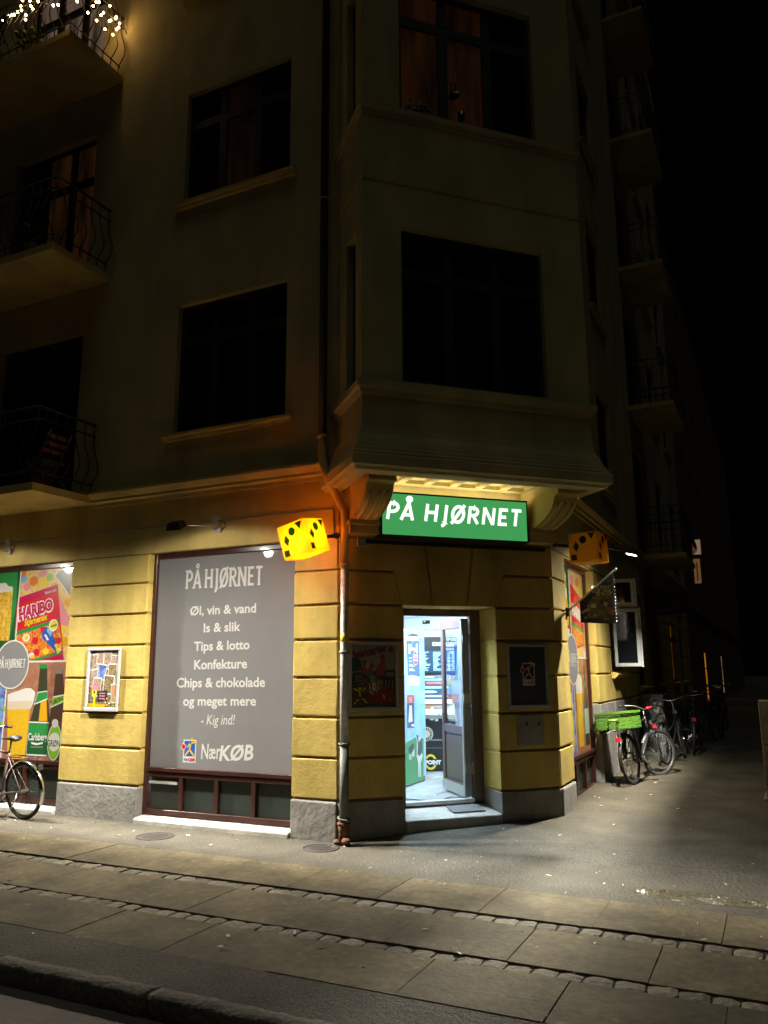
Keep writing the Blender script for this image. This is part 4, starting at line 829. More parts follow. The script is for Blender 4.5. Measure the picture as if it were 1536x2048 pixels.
p = Print(Fr((-.0, 4.72, 0), (1, 0, 0), (0, -1, 0)), .004); a = on(p.fr, 845, 1248, .004); b = on(p.fr, 860, 1248, .004); c_ = on(p.fr, 845, 1241, .004); p.rect(a[0], b[0], a[1], c_[1], 'p_black'); p.rect(a[0] + .02, b[0] - .08, a[1] + .03, a[1] + .05, 'vinyl_white')
p.k = 0; tag(p.m.build('wall_sticker'), 'small black sticker on the white panelled wall inside the shop', 'sticker')
# ------------------------------------------------------------------ lit shop sign
mat('sign_green', (0.02, 0.12, 0.04), 0.35, emit=(0.055, 0.345, 0.095), es=0.95); mat('sign_white', (0.8, 0.8, 0.8), 0.35, emit=(0.95, 1.0, 0.93), es=1.25)
mat('sign_top', (0.8, 0.8, 0.75), 0.5, emit=(1.0, 0.97, 0.80), es=5.0)
t = thing('light_box_sign', 'green illuminated light box sign reading PÅ HJØRNET over the shop door', 'sign', FC.p(1.33, 3.21, .1))
SO = .285; A = (0.405, 2.245, 3.215, 3.722)
q = MB(); q.fbox(FC, A[0], A[1], A[2], A[2] + .02, .05, SO, 'dark_frame'); q.fbox(FC, A[0], A[1], A[3] - .02, A[3], .262, SO, 'dark_frame'); q.fbox(FC, A[0], A[0] + .015, A[2] + .02, A[3] - .02, .05, SO, 'dark_frame'); q.fbox(FC, A[1] - .015, A[1], A[2] + .02, A[3] - .02, .05, SO, 'dark_frame'); q.fbox(FC, A[0], A[1], A[2] + .02, A[3] - .02, .05, .06, 'dark_frame'); q.build('case', t)
q = MB(); q.fbox(FC, A[0] + .015, A[1] - .015, A[2] + .02, A[3] - .02, SO - .02, SO - .004, 'sign_green'); q.build('face', t)
q = MB(); q.fbox(FC, A[0] + .06, A[1] - .06, A[3] - .03, A[3] - .012, .07, .255, 'sign_top'); q.build('tube_light', t)
p = Print(FC, SO - .0038); strokes(p, 'PÅ HJØRNET', *on(FC, 771, 1037.5, SO), *on(FC, 1041, 1053, SO), .20, 'sign_white', w=.19, gap=.10, slant=.15, spw=.26); p.build('lettering', t)
q = MB(); q.fbox(FC, .30, 2.6, 3.165, 3.205, .01, .05, 'dark_frame'); q.build('mounting_rail', t)
q = MB(); q.fbox(FC, .20, .29, 3.12, 3.225, .03, .09, 'grey_upvc'); q.build('switch_box', t)

# ------------------------------------------------------------------ dice signs
mat('dice_lit', (0.98, 0.27, 0.002), 0.5, spec=.2); thin('dice_lit', .9); mat('dice_off', (0.92, 0.55, 0.06), 0.35, coat=.3); thin('dice_off', .6)
mat('dice_mark', (0.004, 0.05, 0.004), 0.5, spec=.2); thin('dice_mark', .9); mat('dice_mark_off', (0.012, 0.02, 0.014), 0.4)
def dice(name_label, c, e, yaw, roll, body, mark, arm):
    t = thing('dice_sign', name_label, 'sign', c, 'dice shaped signs at the corner'); c = Vector(c)
    vd = (c - CAM); vd.z = 0; vd.normalize(); R = Matrix.Rotation(math.radians(roll), 3, vd) @ Matrix.Rotation(math.radians(yaw), 3, 'Z')
    q = MB(); h = e / 2; q.hexa([c + R @ Vector(v) for v in ((-h, -h, -h), (h, -h, -h), (h, h, -h), (-h, h, -h), (-h, -h, h), (h, -h, h), (h, h, h), (-h, h, h))], body); q.build('cube', t, bevel=e * .07, seg=3)
    for ax in ((1, 0, 0), (0, 1, 0), (-1, 0, 0), (0, -1, 0)):
        n = R @ Vector(ax); a = R @ Vector((0, 0, 1)).cross(Vector(ax)); u = R @ Vector((0, 0, 1))
        f = Fr(c + n * (h + .001) - a * h - u * h, a, n, u); p = Print(f, 0, .0004)
        p.rect(e * .08, e * .27, e * .08, e * .27, mark); x, y, r = .27, .53, .18; p.poly([(e * (x - r * .62), e * y), (e * x, e * (y - r)), (e * (x + r * .62), e * y), (e * x, e * (y + r))], mark)
        p.ell(e * .52, e * .74, e * .125, e * .125, mark, 20); p.poly([(e * .95, e * .95), (e * .68, e * .95), (e * .82, e * .72)], mark); p.build('marks', t)
    if body == 'dice_lit':
        ld = bpy.data.lights.new('dice_lamp', 'POINT'); ld.energy = 13; ld.shadow_soft_size = .04; ld.color = (1.0, 0.85, 0.5); lo = bpy.data.objects.new('dice_lamp', ld); COL.objects.link(lo); lo.parent = t
    q = MB(); q.tube([Vector(arm), c - (c - Vector(arm)).normalized() * .1], .02, 'dark_frame', 8); q.sph(Vector(arm), .035, 'dark_frame', 6); q.build('bracket', t)
dice('lit yellow dice sign with green shapes hanging beside the downpipe', (-0.20, -0.42, 3.155), .37, 83.6, -15, 'dice_lit', 'dice_mark', (-0.03, -0.01, 3.24))
dice('unlit orange dice sign with black shapes beside the green light box', (2.36, 1.98, 3.19), .36, 80.2, -1.5, 'dice_off', 'dice_mark_off', (1.96, 1.95, 3.26))

# ------------------------------------------------------------------ floodlights
mat('led', (1, 1, 1), 0.5, emit=(1.0, 0.93, 0.80), es=14.0)
def washer(ld, side):                                # photometric curve of an asymmetric wall washer: strong downwards, weak towards the top of the wall, cut off above
    ld.use_nodes = True; N = ld.node_tree.nodes; L = ld.node_tree.links; em = N['Emission']
    tc = N.new('ShaderNodeTexCoord'); sx = N.new('ShaderNodeSeparateXYZ'); L.new(tc.outputs['Normal'], sx.inputs[0])
    def M(op, a, b=None, c=None, clamp=False):
        n = N.new('ShaderNodeMath'); n.operation = op; n.use_clamp = clamp
        for k, v in enumerate((a, b, c)):
            if v is None: continue
            if isinstance(v, (int, float)): n.inputs[k].default_value = v
            else: L.new(v, n.inputs[k])
        return n.outputs[0]
    SG = WSIGN; y = M('MULTIPLY', sx.outputs[1], SG); z = M('MULTIPLY', sx.outputs[2], SG)
    y2 = M('MULTIPLY', y, y); z2 = M('MULTIPLY', z, z); s2 = M('DIVIDE', y2, M('ADD', M('ADD', y2, z2), 1e-5))
    wall = M('DIVIDE', M('MULTIPLY_ADD', M('MULTIPLY', s2, s2), -0.40, 0.58), M('POWER', M("ADD", s2, 0.08), 1.5))
    ph = M('ARCTAN2', M('ABSOLUTE', y), M('MULTIPLY', z, -1.0)); q = M("DIVIDE", ph, 0.46)
    out = M('DIVIDE', 2.3 if side else 5.4, M('ADD', 1.0, M('MULTIPLY', q, q)))
    k = M('MULTIPLY_ADD', y, 3.3, 0.5, True)
    mix = M('ADD', M('MULTIPLY', out, k), M('MULTIPLY', wall, M('SUBTRACT', 1.0, k)))
    cut = M('MULTIPLY_ADD', M('MULTIPLY_ADD', M('MULTIPLY', sx.outputs[0], sx.outputs[0]), 0.26, z), -7.0, 1.75, True)
    lat = M('MULTIPLY', (M('MULTIPLY_ADD', sx.outputs[0], 5.0, 4.6, True) if side else 1.0), M('MINIMUM', M('POWER', M('SUBTRACT', 1.06, M('MULTIPLY', sx.outputs[0], sx.outputs[0])), -1.2), 1.35 if side else 2.5))
    L.new(M('MULTIPLY', M('MULTIPLY', mix, cut), lat), em.inputs['Strength'])
WSIGN = 1.0
def flood(label, fr, s, zm, out, zh, power, tilt, col, spread=165, size=.16):
    t = thing('floodlight', label, 'floodlight', fr.p(s, zm, 0), 'floodlights on arms over the shop windows')
    q = MB(); q.fbox(fr, s - .04, s + .04, zm - .035, zm + .035, 0, .05, 'alu_dull'); q.build('wall_mount', t, bevel=.006)
    q = MB(); q.tube([fr.p(s - .02, zm, .05), fr.p(s, zm + .02, .2), fr.p(s, zh + .05, out - .06)], .009, 'steel', 8); q.build('arm', t)
    q = MB(); q.tube([fr.p(s + .04, zm, .02), fr.p(s + .11, zm + .02, .05), fr.p(s + .10, zm + .08, .03), fr.p(s + .02, zm + .11, .02)], .006, 'black_plastic', 6); q.build('cable', t)
    d = (-fr.n * math.sin(math.radians(tilt)) + Vector((0, 0, -1)) * math.cos(math.radians(tilt))).normalized(); up2 = (Vector((0, 0, 1)) - d * d.z).normalized(); a = fr.a
    f = Fr(fr.p(s, zh, out), a, d, up2)
    q = MB(); hx, hy = .105, .075
    v = [f.p(-hx, -hy, 0), f.p(hx, -hy, 0), f.p(hx, hy, 0), f.p(-hx, hy, 0), f.p(-hx * .75, -hy * .7, -.075), f.p(hx * .75, -hy * .7, -.075), f.p(hx * .75, hy * .7, -.075), f.p(-hx * .75, hy * .7, -.075)]
    q.hexa(v, 'black_plastic'); q.build('head', t, bevel=.006)
    q = MB(); q.fbox(f, -hx * .85, hx * .85, -hy * .8, hy * .8, .0005, .0012, 'led'); q.build('lens', t)
    ld = bpy.data.lights.new('floodlight_beam', 'POINT'); ld.energy = power; ld.color = col; ld.shadow_soft_size = .06; washer(ld, spread is True)
    lo = bpy.data.objects.new('floodlight_beam', ld); COL.objects.link(lo); lo.parent = t
    lo.location = f.p(0, 0, .05) - Vector(t.location)
    lo.rotation_euler = Matrix(((-fr.a.x, fr.n.x, 0), (-fr.a.y, fr.n.y, 0), (0, 0, 1))).to_euler()
FLC = (1.0, 0.94, 0.80)
flood('black floodlight on a thin arm above the grey lettered window', FL, -1.645, 3.44, .78, 3.34, 96, 30, FLC)
flood('floodlight over the candy and beer window, cut by the left edge', FL, -5.264, 3.42, .78, 3.34, 96, 30, FLC)
flood('small bright floodlight on an arm over the side street window', FR, 1.60, 3.43, .72, 3.29, 112, 14, (1.0, 0.94, 0.78), True)
# conduits and junction boxes along the front
q = MB(); q.tube([FL.p(-9, 3.555, .02), FL.p(-.06, 3.555, .02), FL.p(-.055, 3.545, .02), FL.p(-.05, 3.28, .02), FL.p(-.06, 3.27, .02), FL.p(-.38, 3.262, .02)], .011, 'conduit', 8)
tag(q.build('conduit'), 'thin grey electrical conduit running along the yellow front above the windows', 'conduit')
for x, l in ((-1.70, 'small white junction box on the conduit above the grey lettered window'), (-5.30, 'small white junction box on the conduit by the left edge')):
    t = thing('junction_box', l, 'junction box', FL.p(x, 3.5, 0), 'junction boxes on the conduit'); q = MB(); q.fbox(FL, x - .045, x + .045, 3.50, 3.60, 0, .045, 'cable_white'); q.build('case', t, bevel=.006); q = MB(); q.tube([FL.p(x, 3.5, .02), FL.p(x + .02, 3.47, .03), FL.p(x + .05, 3.44, .03)], .006, 'cable_white', 6); q.build('lead', t)

# ------------------------------------------------------------------ downpipe
PX, PY = .12, -.075
t = thing('downpipe', 'downpipe with a bend at the cornice and a scuffed grey lower length', 'downpipe', (PX, PY, 0))
q = MB(); q.tube([(-.165, -.10, TOP), (-.165, -.10, 4.42)], .048, 'black_iron', 14); q.build('upper_pipe', t)
q = MB(); q.tube([(-.165, -.10, 4.42), (-.165, -.10, 4.30), (-.15, -.13, 4.20), (-.10, -.20, 4.06), (-.06, -.22, 3.95), (.00, -.17, 3.78), (.07, -.11, 3.60), (.115, -.08, 3.50), (PX, PY, 3.40), (PX, PY, 2.85)], .046, 'pipe_yellow', 14); q.build('bend', t)
q = MB(); q.tube([(PX, PY, 2.85), (PX, PY, 1.98), (PX, PY, 1.0)], .045, 'zinc', 14); q.build('middle_pipe', t)
q = MB(); q.tube([(PX, PY, 1.0), (PX, PY, .24)], .047, 'pipe_grey', 14); q.build('lower_pipe', t)
q = MB(); q.tube([(PX, PY, .26), (PX, PY, .20), (PX, PY, .14), (PX, PY, .13), (PX, PY, .0)], [.055, .06, .062, .052, .066], 'rust', 14); q.torus((PX, PY, .21), (0, 0, 1), .06, .014, 'rust', 20, 6); q.torus((PX, PY, .255), (.25, 0, 1), .062, .012, 'pipe_grey', 20, 6); q.sph((PX + .05, PY - .05, .05), .04, 'rust', 5, (1.3, 1, .8)); q.sph((PX - .06, PY - .03, .03), .04, 'rust', 5, (1.3, 1, .7)); q.build('foot', t)
for z in (1.0, 1.95, 2.9, 4.38, 7.4):
    q = MB(); x, y = (PX, PY) if z < 4 else (-.165, -.10); q.torus((x, y, z), (0, 0, 1), .052, .012, 'pipe_grey' if z < 2.5 else 'pipe_yellow', 18, 6); q.cyl((x, y, z), (x - .02, y + .13, z), .010, 'pipe_grey', 6); q.build('clamp', t)
q = MB(); q.tube([(PX, PY, 2.06), (PX, PY, 2.15)], .0462, 'p_yellow', 14); q.build('sticker', t)

# ------------------------------------------------------------------ framed posters and plate
def poster(label, fr, s0, s1, z0, z1, ma, o=.0, lip='alu'):
    t = thing('framed_poster', label, 'poster', fr.p((s0 + s1) / 2, z0, o)); b = .032
    q = MB()
    q.fbox(fr, s0, s1, z1 - b, z1, o, o + .03, lip); q.fbox(fr, s0, s1, z0, z0 + b * 1.3, o, o + .034, lip); q.fbox(fr, s0, s0 + b, z0 + b * 1.3, z1 - b, o, o + .028, lip); q.fbox(fr, s1 - b, s1, z0 + b * 1.3, z1 - b, o, o + .028, lip); q.fbox(fr, s0 + b, s1 - b, z0 + b, z1 - b, o, o + .008, ma); q.build('frame', t, bevel=.004, seg=1)
    return t, Print(fr, o + .009), (s0 + b, s1 - b, z0 + b * 1.3, z1 - b)
t, p, (a, b, c, d_) = poster('aluminium framed poster with a collage of pictures on the yellow pier', FL, -3.655, -3.108, 1.277, 2.06, 'p_collage')
Q = lambda x, y: (a + (b - a) * x, c + (d_ - c) * y)
def card(x, y, w, h, rot, ma):
    cx, cy = Q(x, y); co, si = math.cos(rot), math.sin(rot)
    for k, mm in ((1.0, 'off_white'), (.86, ma)): p.poly([(cx + (i * w * k * co - j * h * k * si), cy + (i * w * k * si + j * h * k * co)) for i, j in ((-1, -1), (1, -1), (1, 1), (-1, 1))], mm)
for (x, y, w, h, r, ma) in ((.14, .80, .06, .10, .1, 'p_collage2'), (.36, .88, .06, .09, -.08, 'p_collage2'), (.62, .82, .07, .11, .03, 'p_collage2'), (.85, .78, .06, .10, -.04, 'p_collage2'), (.80, .60, .07, .12, .0, 'p_collage'), (.18, .52, .08, .11, .12, 'p_collage2'), (.44, .62, .075, .10, -.15, 'p_bluemix'), (.70, .40, .09, .12, -.08, 'p_collage'), (.30, .36, .07, .12, -.05, 'p_collage2'), (.90, .25, .05, .12, .05, 'p_skin')): card(x, y, w, h, r, ma)
p.poly([Q(0, .0), Q(.62, .0), Q(.62, .06), Q(0, .08)], 'p_amber'); p.stroke([Q(.24, .02), Q(.24, .22), Q(.20, .27)], .035, 'p_yellow'); p.ell(*Q(.22, .27), .045, .045, 'p_yellow'); p.ell(*Q(.22, .27), .014, .014, 'p_black')
for k in range(5): x = .04 + .09 * k; p.stroke([Q(.22, .30), Q(x, .40 + (.03 if 0 < k < 4 else 0))], .016, 'p_pink')
p.poly([Q(.34, .12), Q(.66, .12), Q(.68, .30), Q(.33, .29)], 'p_dark')
for y in (.25, .205, .16): p.stroke([Q(.40, y), Q(.60, y)], .012, 'p_pink')
for k in range(14): p.ell(*Q(random.uniform(.55, .97), random.uniform(.02, .20)), .012, .012, random.choice(['p_yellow', 'off_white', 'p_lime', 'p_skin']), 8)
p.build('print', t)
for n_, c_ in (('p_pgrey', (.26, .265, .26)), ('p_rose', (.30, .07, .06)), ('p_basket', (.20, .02, .02)), ('p_wine', (.22, .02, .05)), ('p_teal', (.06, .17, .19))): flat(n_, c_)
t, p, (a, b, c, d_) = poster('framed poster of red picnic goods reading lækkerier left of the shop door', FC, .118, .690, 1.322, 2.07, 'p_grey', 0, 'alu_dull')
p.rect(a, b, c, d_, 'p_field'); p.poly([Q(0, .55), Q(1, .60), Q(1, 1), Q(0, 1)], 'p_pgrey'); p.poly([Q(0, .56), Q(.25, .60), Q(.2, .76), Q(0, .80)], 'p_dgreen')
p.text('lækkerier', *Q(.05, .77), *Q(.82, .90), .085, 'p_wine', bold=.045); p.ell(*Q(.90, .92), .028, .028, 'p_wine')
p.poly([Q(.20, .55), Q(.28, .66), Q(.42, .70), Q(.48, .60), Q(.36, .50)], 'p_rose'); p.poly([Q(.55, .58), Q(.66, .78), Q(.74, .78), Q(.78, .60), Q(.72, .50), Q(.58, .50)], 'p_rose'); p.poly([Q(.36, .50), Q(.44, .60), Q(.50, .50), Q(.46, .40)], 'p_teal'); p.ell(*Q(.44, .66), .025, .03, 'p_brown')
p.poly([Q(.50, .50), Q(.98, .45), Q(.98, .25), Q(.60, .28)], 'p_dark')
for k in range(4): p.stroke([Q(.68 + k * .08, .28), Q(.70 + k * .08, .42)], .012, 'p_grey')
p.poly([Q(.36, .08), Q(.80, .05), Q(.98, .10), Q(.96, .25), Q(.40, .24)], 'p_basket'); p.poly([Q(.66, .26), Q(.84, .24), Q(.86, .32), Q(.68, .36)], 'p_basket'); p.stroke([Q(.40, .38), Q(.42, .26), Q(.48, .20)], .014, 'p_cream'); p.stroke([Q(.72, .20), Q(.74, .13)], .012, 'p_cream')
p.poly([Q(.03, .38), Q(.29, .42), Q(.29, .52), Q(.03, .49)], 'p_black')
for k in range(3): p.stroke([Q(.06, .48 - k * .035), Q(.26, .50 - k * .035)], .012, 'p_pgrey')
for A_, B_ in (((.05, .30), (.15, .26)), ((.18, .28), (.19, .17)), ((.24, .26), (.31, .31)), ((.06, .06), (.16, .14)), ((.24, .14), (.34, .07)), ((.15, .30), (.23, .30))): p.stroke([Q(*A_), Q(*B_)], .016, 'p_yellow')
for (x, y, w_, h_, mm) in ((.30, .70, .03, .035, 'p_brown'), (.36, .66, .03, .04, 'p_skin'), (.60, .74, .028, .036, 'p_skin'), (.70, .80, .028, .03, 'p_brown'), (.56, .42, .05, .05, 'p_field'), (.62, .36, .04, .05, 'p_olive'), (.48, .44, .03, .05, 'p_pgrey'), (.56, .30, .03, .05, 'p_olive'), (.50, .33, .02, .05, 'p_cream'), (.88, .52, .06, .02, 'p_olive'), (.12, .62, .06, .03, 'p_field')): p.ell(*Q(x, y), w_, h_, mm, 14)
for k in range(60): p.ell(*Q(random.uniform(.03, .97), random.uniform(.02, .52)), random.uniform(.004, .014), random.uniform(.004, .012), random.choice(['p_field', 'p_olive', 'p_basket', 'p_dark', 'p_brown']), 8)
p.rect(Q(.3, 0)[0], Q(.8, 0)[0], c, c + .012, 'p_pgrey'); p.build('print', t)
mat('slate', (0.055, 0.062, 0.085), 0.4, coat=.4)
t, p, (a, b, c, d_) = poster('dark framed poster with a walking figure logo right of the shop door', FC, 2.043, 2.585, 1.31, 2.052, 'slate', 0, 'alu_dull')
logo(p, a + .17, c + .22, .16, .26, True); p.build('print', t)
t = thing('wall_plate', 'grey metal hatch plate on the wall below the dark logo poster', 'plate', FC.p(2.32, .90, .0))
q = MB(); q.fbox(FC, 2.152, 2.485, .897, 1.238, 0, .035, 'plinth'); q.build('plate', t, bevel=.008)
q = MB(); q.fprism(FC, [(2.24, 1.12), (2.27, 1.12), (2.275, 1.16), (2.25, 1.155)], .035, .038, 'p_black'); q.fprism(FC, [(2.40, 1.12), (2.43, 1.12), (2.435, 1.16), (2.42, 1.16)], .035, .038, 'p_black'); q.build('keyholes', t)

# ------------------------------------------------------------------ flag sign
mat('p_flagtext', (0.90, 0.82, 0.52), 0.8, spec=.1); mat('p_flag', (0.030, 0.027, 0.026), 0.9, spec=.08); mat('p_flagskin', (0.5, 0.26, 0.13), 0.6); mat('p_flagcream', (0.62, 0.56, 0.40), 0.6)
mat('p_flagbg', (0.06, 0.055, 0.045), 0.6, col2=(0.16, 0.16, 0.12), vscale=14)
for n_, f_ in (('p_flag', .01), ('p_flagtext', .6), ('p_flagskin', .35), ('p_flagcream', .4), ('p_flagbg', .05)): thin(n_, f_)
FG = Fr(FR.p(.68, 0, 0), (1, 0, 0), (0, -1, 0))
t = thing('flag_sign', 'dark advertising flag hanging from a slanting pole beside the side window', 'flag', FR.p(.68, 2.5, .03))
q = MB(); q.tube([FG.p(.0, 2.475), FG.p(.645, 2.985)], .013, 'off_white', 8); q.sph(FG.p(.65, 2.99), .02, 'vinyl_white', 6); q.build('pole', t)
q = MB(); q.fbox(FR, .64, .72, 2.42, 2.53, 0, .04, 'dark_frame'); q.build('bracket', t)
q = MB(); top = lambda x: 2.475 + (x) * .7907
n = 14; xs = [.175 + (.615 - .175) * i / n for i in range(n + 1)]; wv = lambda x, z: .008 * math.sin(x * 18 + z * 5)
q.add([FG.p(x, z, wv(x, z)) for x in xs for z in (2.325 + .01 * math.sin(x * 9), (2.325 + top(x)) / 2, top(x) - .008)], [(i * 3 + j, i * 3 + j + 3, i * 3 + j + 4, i * 3 + j + 1) for i in range(n) for j in range(2)], 'p_flag', True); q.build('cloth', t)
q = MB()
for k in range(14): z = 2.34 + k * .043; q.torus(FG.p(.622, z), (0, 0, 1), .006, .0035, 'off_white', 8, 4)
q.build('edge_rings', t)
p = Print(FG, .010, .0003)
r10 = lambda *pp: [on(FG, 1150 + x / 10.24, 1100 + y / 10.24, .010) for x, y in pp]
p.poly(r10((350, 950), (740, 950), (780, 1380), (250, 1400), (260, 1120)), 'p_flagbg')
for (x0, x1, y, txt, ma) in ((345, 745, 795, 'KØB, FORNY', 'p_flagtext'), (350, 750, 868, 'ELLER TANK', 'p_flagtext'), (432, 757, 935, 'OP PÅ DIT', 'p_flagtext'), (365, 735, 1005, 'REJSEKORT', 'p_olive')):
    A_, B_ = r10((x0, y), (x1, y - 8)); T_ = r10((x0, y - 62))[0]; p.text(txt, *A_, *B_, T_[1] - A_[1], ma, bold=.04, cap='R')
A_, B_ = r10((595, 1428), (705, 1424)); p.text('DOT', *A_, *B_, .022, 'p_flagcream', bold=.03); A_, B_ = r10((650, 645), (738, 640)); p.text('REJSEKORT', *A_, *B_, .008, 'p_flagcream', bold=.03)
p.poly(r10((320, 1110), (430, 1100), (440, 1180), (330, 1190)), 'p_flagcream'); p.poly(r10((590, 1050), (690, 1085), (650, 1160), (575, 1130)), 'p_flagcream'); p.poly(r10((135, 1260), (250, 1190), (330, 1210), (250, 1260), (140, 1310)), 'p_flagskin'); p.poly(r10((610, 1170), (700, 1160), (800, 1240), (800, 1330), (680, 1310), (640, 1240)), 'p_flagskin')
for (x, y) in ((650, 1240), (690, 1260), (730, 1270)): p.stroke(r10((x, y - 50), (x + 10, y + 60)), .004, 'p_brown')
for (x, y, r, ma) in ((280, 1155, .012, 'p_mint'), (540, 1080, .014, 'p_black'), (510, 1270, .018, 'p_olive'), (590, 1300, .016, 'p_olive'), (405, 1340, .012, 'p_flagcream'), (220, 1390, .014, 'p_olive'), (460, 1320, .01, 'p_olive')):
    c0 = r10((x, y))[0]; p.ell(*c0, r, r * 1.2, ma, 14)
p.build('print', t)

# ------------------------------------------------------------------ balconies
def balcony(fr, s0, s1, z0, dep=1.0, simple=False):
    q = MB(); q.fbox(fr, s0, s1, z0, z0 + .105, -.03, dep, 'plaster_smooth'); b = q.build('balcony', bld, bevel=.008, seg=1)
    zr = z0 + .105; i_ = .05; a, c, d = s0 + i_, s1 - i_, dep - i_
    for k, (zz, r) in enumerate(((1.00, .018), (.84, .012), (.16, .012))):
        q = MB(); q.tube([fr.p(a, zr + zz, .0), fr.p(a, zr + zz, d), fr.p(c, zr + zz, d), fr.p(c, zr + zz, .0)], r, 'black_iron', 6); q.build(('handrail', 'upper_rail', 'lower_rail')[k], b)
    def bal(f):                                # one curved bar, in metres from its foot
        pts = [(0, .05), (0, .16), (.05, .22), (.105, .30), (.115, .38), (.085, .50), (.03, .64), (.0, .76), (0, .84), (0, 1.0)]
        q = MB(); q.tube([f(o, z) for o, z in pts], .0085, 'black_iron', 5); o = q.build('baluster'); me = o.data; bpy.data.objects.remove(o); return me
    mf = bal(lambda o, z: fr.n * o + Vector((0, 0, z))); ml = bal(lambda o, z: -fr.a * o + Vector((0, 0, z))); mr = bal(lambda o, z: fr.a * o + Vector((0, 0, z)))
    n = int((c - a) / .15)
    for k in range(n + 1): place(mf, 'baluster', b, fr.p(a + (c - a) * k / n, zr, d))
    n = int(d / .15)
    for k in range(n): place(ml, 'baluster', b, fr.p(a, zr, .03 + d * k / n)); place(mr, 'baluster', b, fr.p(c, zr, .03 + d * k / n))
    if not simple:
        q = MB(); sc = (a + c) / 2
        for sg in (-1, 1):
            q.tube([fr.p(sc + sg * (.03 + .12 * (k / 12) ** .8 * math.cos(k * .5)), zr + .25 + .5 * k / 12, d + .08) for k in range(13)], .012, 'black_iron', 6)
        q.torus(fr.p(sc, zr + .55, d + .08), fr.n, .08, .014, 'black_iron', 18, 6); q.sph(fr.p(sc, zr + .72, d + .05), .05, 'black_iron', 6, (1, 1, 1.6)); q.build('rosette', b)
    return b
for z in (3.958, 7.195, 10.43): balcony(FL, -6.45, -3.75, z)
for z in (3.958, 7.195, 10.43, 13.65, 16.88): balcony(FR, 7.40, 9.5, z, .93, True)
def plant(loc, h, r, n, label, pot=True):
    t = thing('potted_plant', label, 'plant', loc); c = Vector(loc)
    q = MB(); q.tube([c, c + Vector((0, 0, .18))], [.09, .12], 'rust', 12); q.build('pot', t)
    q = MB()
    for k in range(n):
        d = Vector((random.gauss(0, 1), random.gauss(0, 1), random.gauss(0, 1))).normalized() * (random.random() ** .4); p0 = c + Vector((d.x * r, d.y * r, .18 + h / 2 + d.z * h / 2)); a = Vector((random.gauss(0, 1), random.gauss(0, 1), random.gauss(0, .6))).normalized(); b = a.orthogonal().normalized(); L = random.uniform(.03, .06)
        q.add([p0 - a * L, p0 + b * L * .4, p0 + a * L, p0 - b * L * .4], [(0, 1, 2, 3)], 'plant')
    q.build('foliage', t)
plant((-4.35, -.80, 7.30), .42, .18, 160, 'dark bushy plant in a pot on the middle balcony near its corner')
plant((-4.75, -.82, 10.535), .35, .22, 180, 'dark bushy plant in a pot on the top balcony by the fairy lights')
plant((-4.15, -.55, 4.063), .30, .2, 120, 'dark leafy plant in a pot on the lowest balcony')
# folding chair on the lowest balcony
t = thing('folding_chair', 'folding chair leaning behind the railing of the lowest balcony', 'chair', (-4.2, -.35, 4.063)); q = MB()
for y in (-.55, -.2): q.tube([(-4.45, y, 4.07), (-4.02, y, 4.90)], .014, 'p_brown', 6); q.tube([(-3.98, y, 4.07), (-4.40, y, 4.50)], .014, 'p_brown', 6)
q.build('frame', t); q = MB()
for k in range(3): z = 4.62 + .09 * k; x = -4.165 + .047 * k; q.box((x - .01, -.55, z), (x + .02, -.2, z + .055), 'p_wood')
q.build('back_slats', t); q = MB(); q.box((-4.45, -.55, 4.49), (-4.12, -.2, 4.515), 'p_wood'); q.build('seat', t)
# fairy lights on the top balcony
mat('bulb', (1, .8, .5), 0.5, emit=(1.0, 0.60, 0.24), es=34.0)
t = thing('fairy_lights', 'string of warm white fairy lights wound along the top balcony railing', 'fairy lights', (-4.6, -1.0, 11.5))
FSd = Fr((-3.76, 0, 0), (0, -1, 0), (1, 0, 0)); bulbs = []
o = MB(); o.sph((0, 0, 0), .017, 'bulb', 4); o = o.build('bulb'); bme = o.data; bpy.data.objects.remove(o)
for (x, y) in ((45, 195), (30, 215), (115, 155), (145, 150), (180, 125), (220, 105), (215, 65), (265, 155), (260, 200), (305, 8), (335, 90), (390, 15), (230, 5), (95, 160), (315, 60)):
    s, z = on(FL, x / 5.12, y / 5.12, 1.0); bulbs.append(FL.p(s, z, 1.0))
for (x, y) in ((595, 50), (545, 55), (985, 20), (1015, 20), (955, 60), (990, 210), (1060, 130), (1035, 155), (1125, 60), (1135, 210), (1190, 175), (1120, 215), (1215, 280), (1195, 300), (1155, 355), (1075, 300), (1225, 240), (900, 130), (790, 15), (1185, 190)):
    s, z = on(FSd, x / 5.12, y / 5.12, 0.0); bulbs.append(FSd.p(s, z, 0.0))
for bp_ in bulbs: place(bme, 'bulb', t, bp_ - Vector(t.location))
q = MB(); L1 = sorted(bulbs[:15], key=lambda v: v.x); L2 = sorted(bulbs[15:], key=lambda v: -v.y + v.z * 0); q.tube(L1 + sorted(bulbs[15:], key=lambda v: v.y), .004, 'black_plastic', 4, smooth=False)
a = FSd.p(*on(FSd, 1180 / 5.12, 30 / 5.12, 0), 0); b_ = FSd.p(*on(FSd, 1330 / 5.12, 440 / 5.12, .02), .02); c_ = FSd.p(*on(FSd, 1420 / 5.12, 650 / 5.12, .05), .05)
q.tube([a, (a + b_) / 2, b_], .006, 'black_plastic', 5); q.tube([b_, c_], [.012, .02], 'black_plastic', 6); q.build('cable', t)
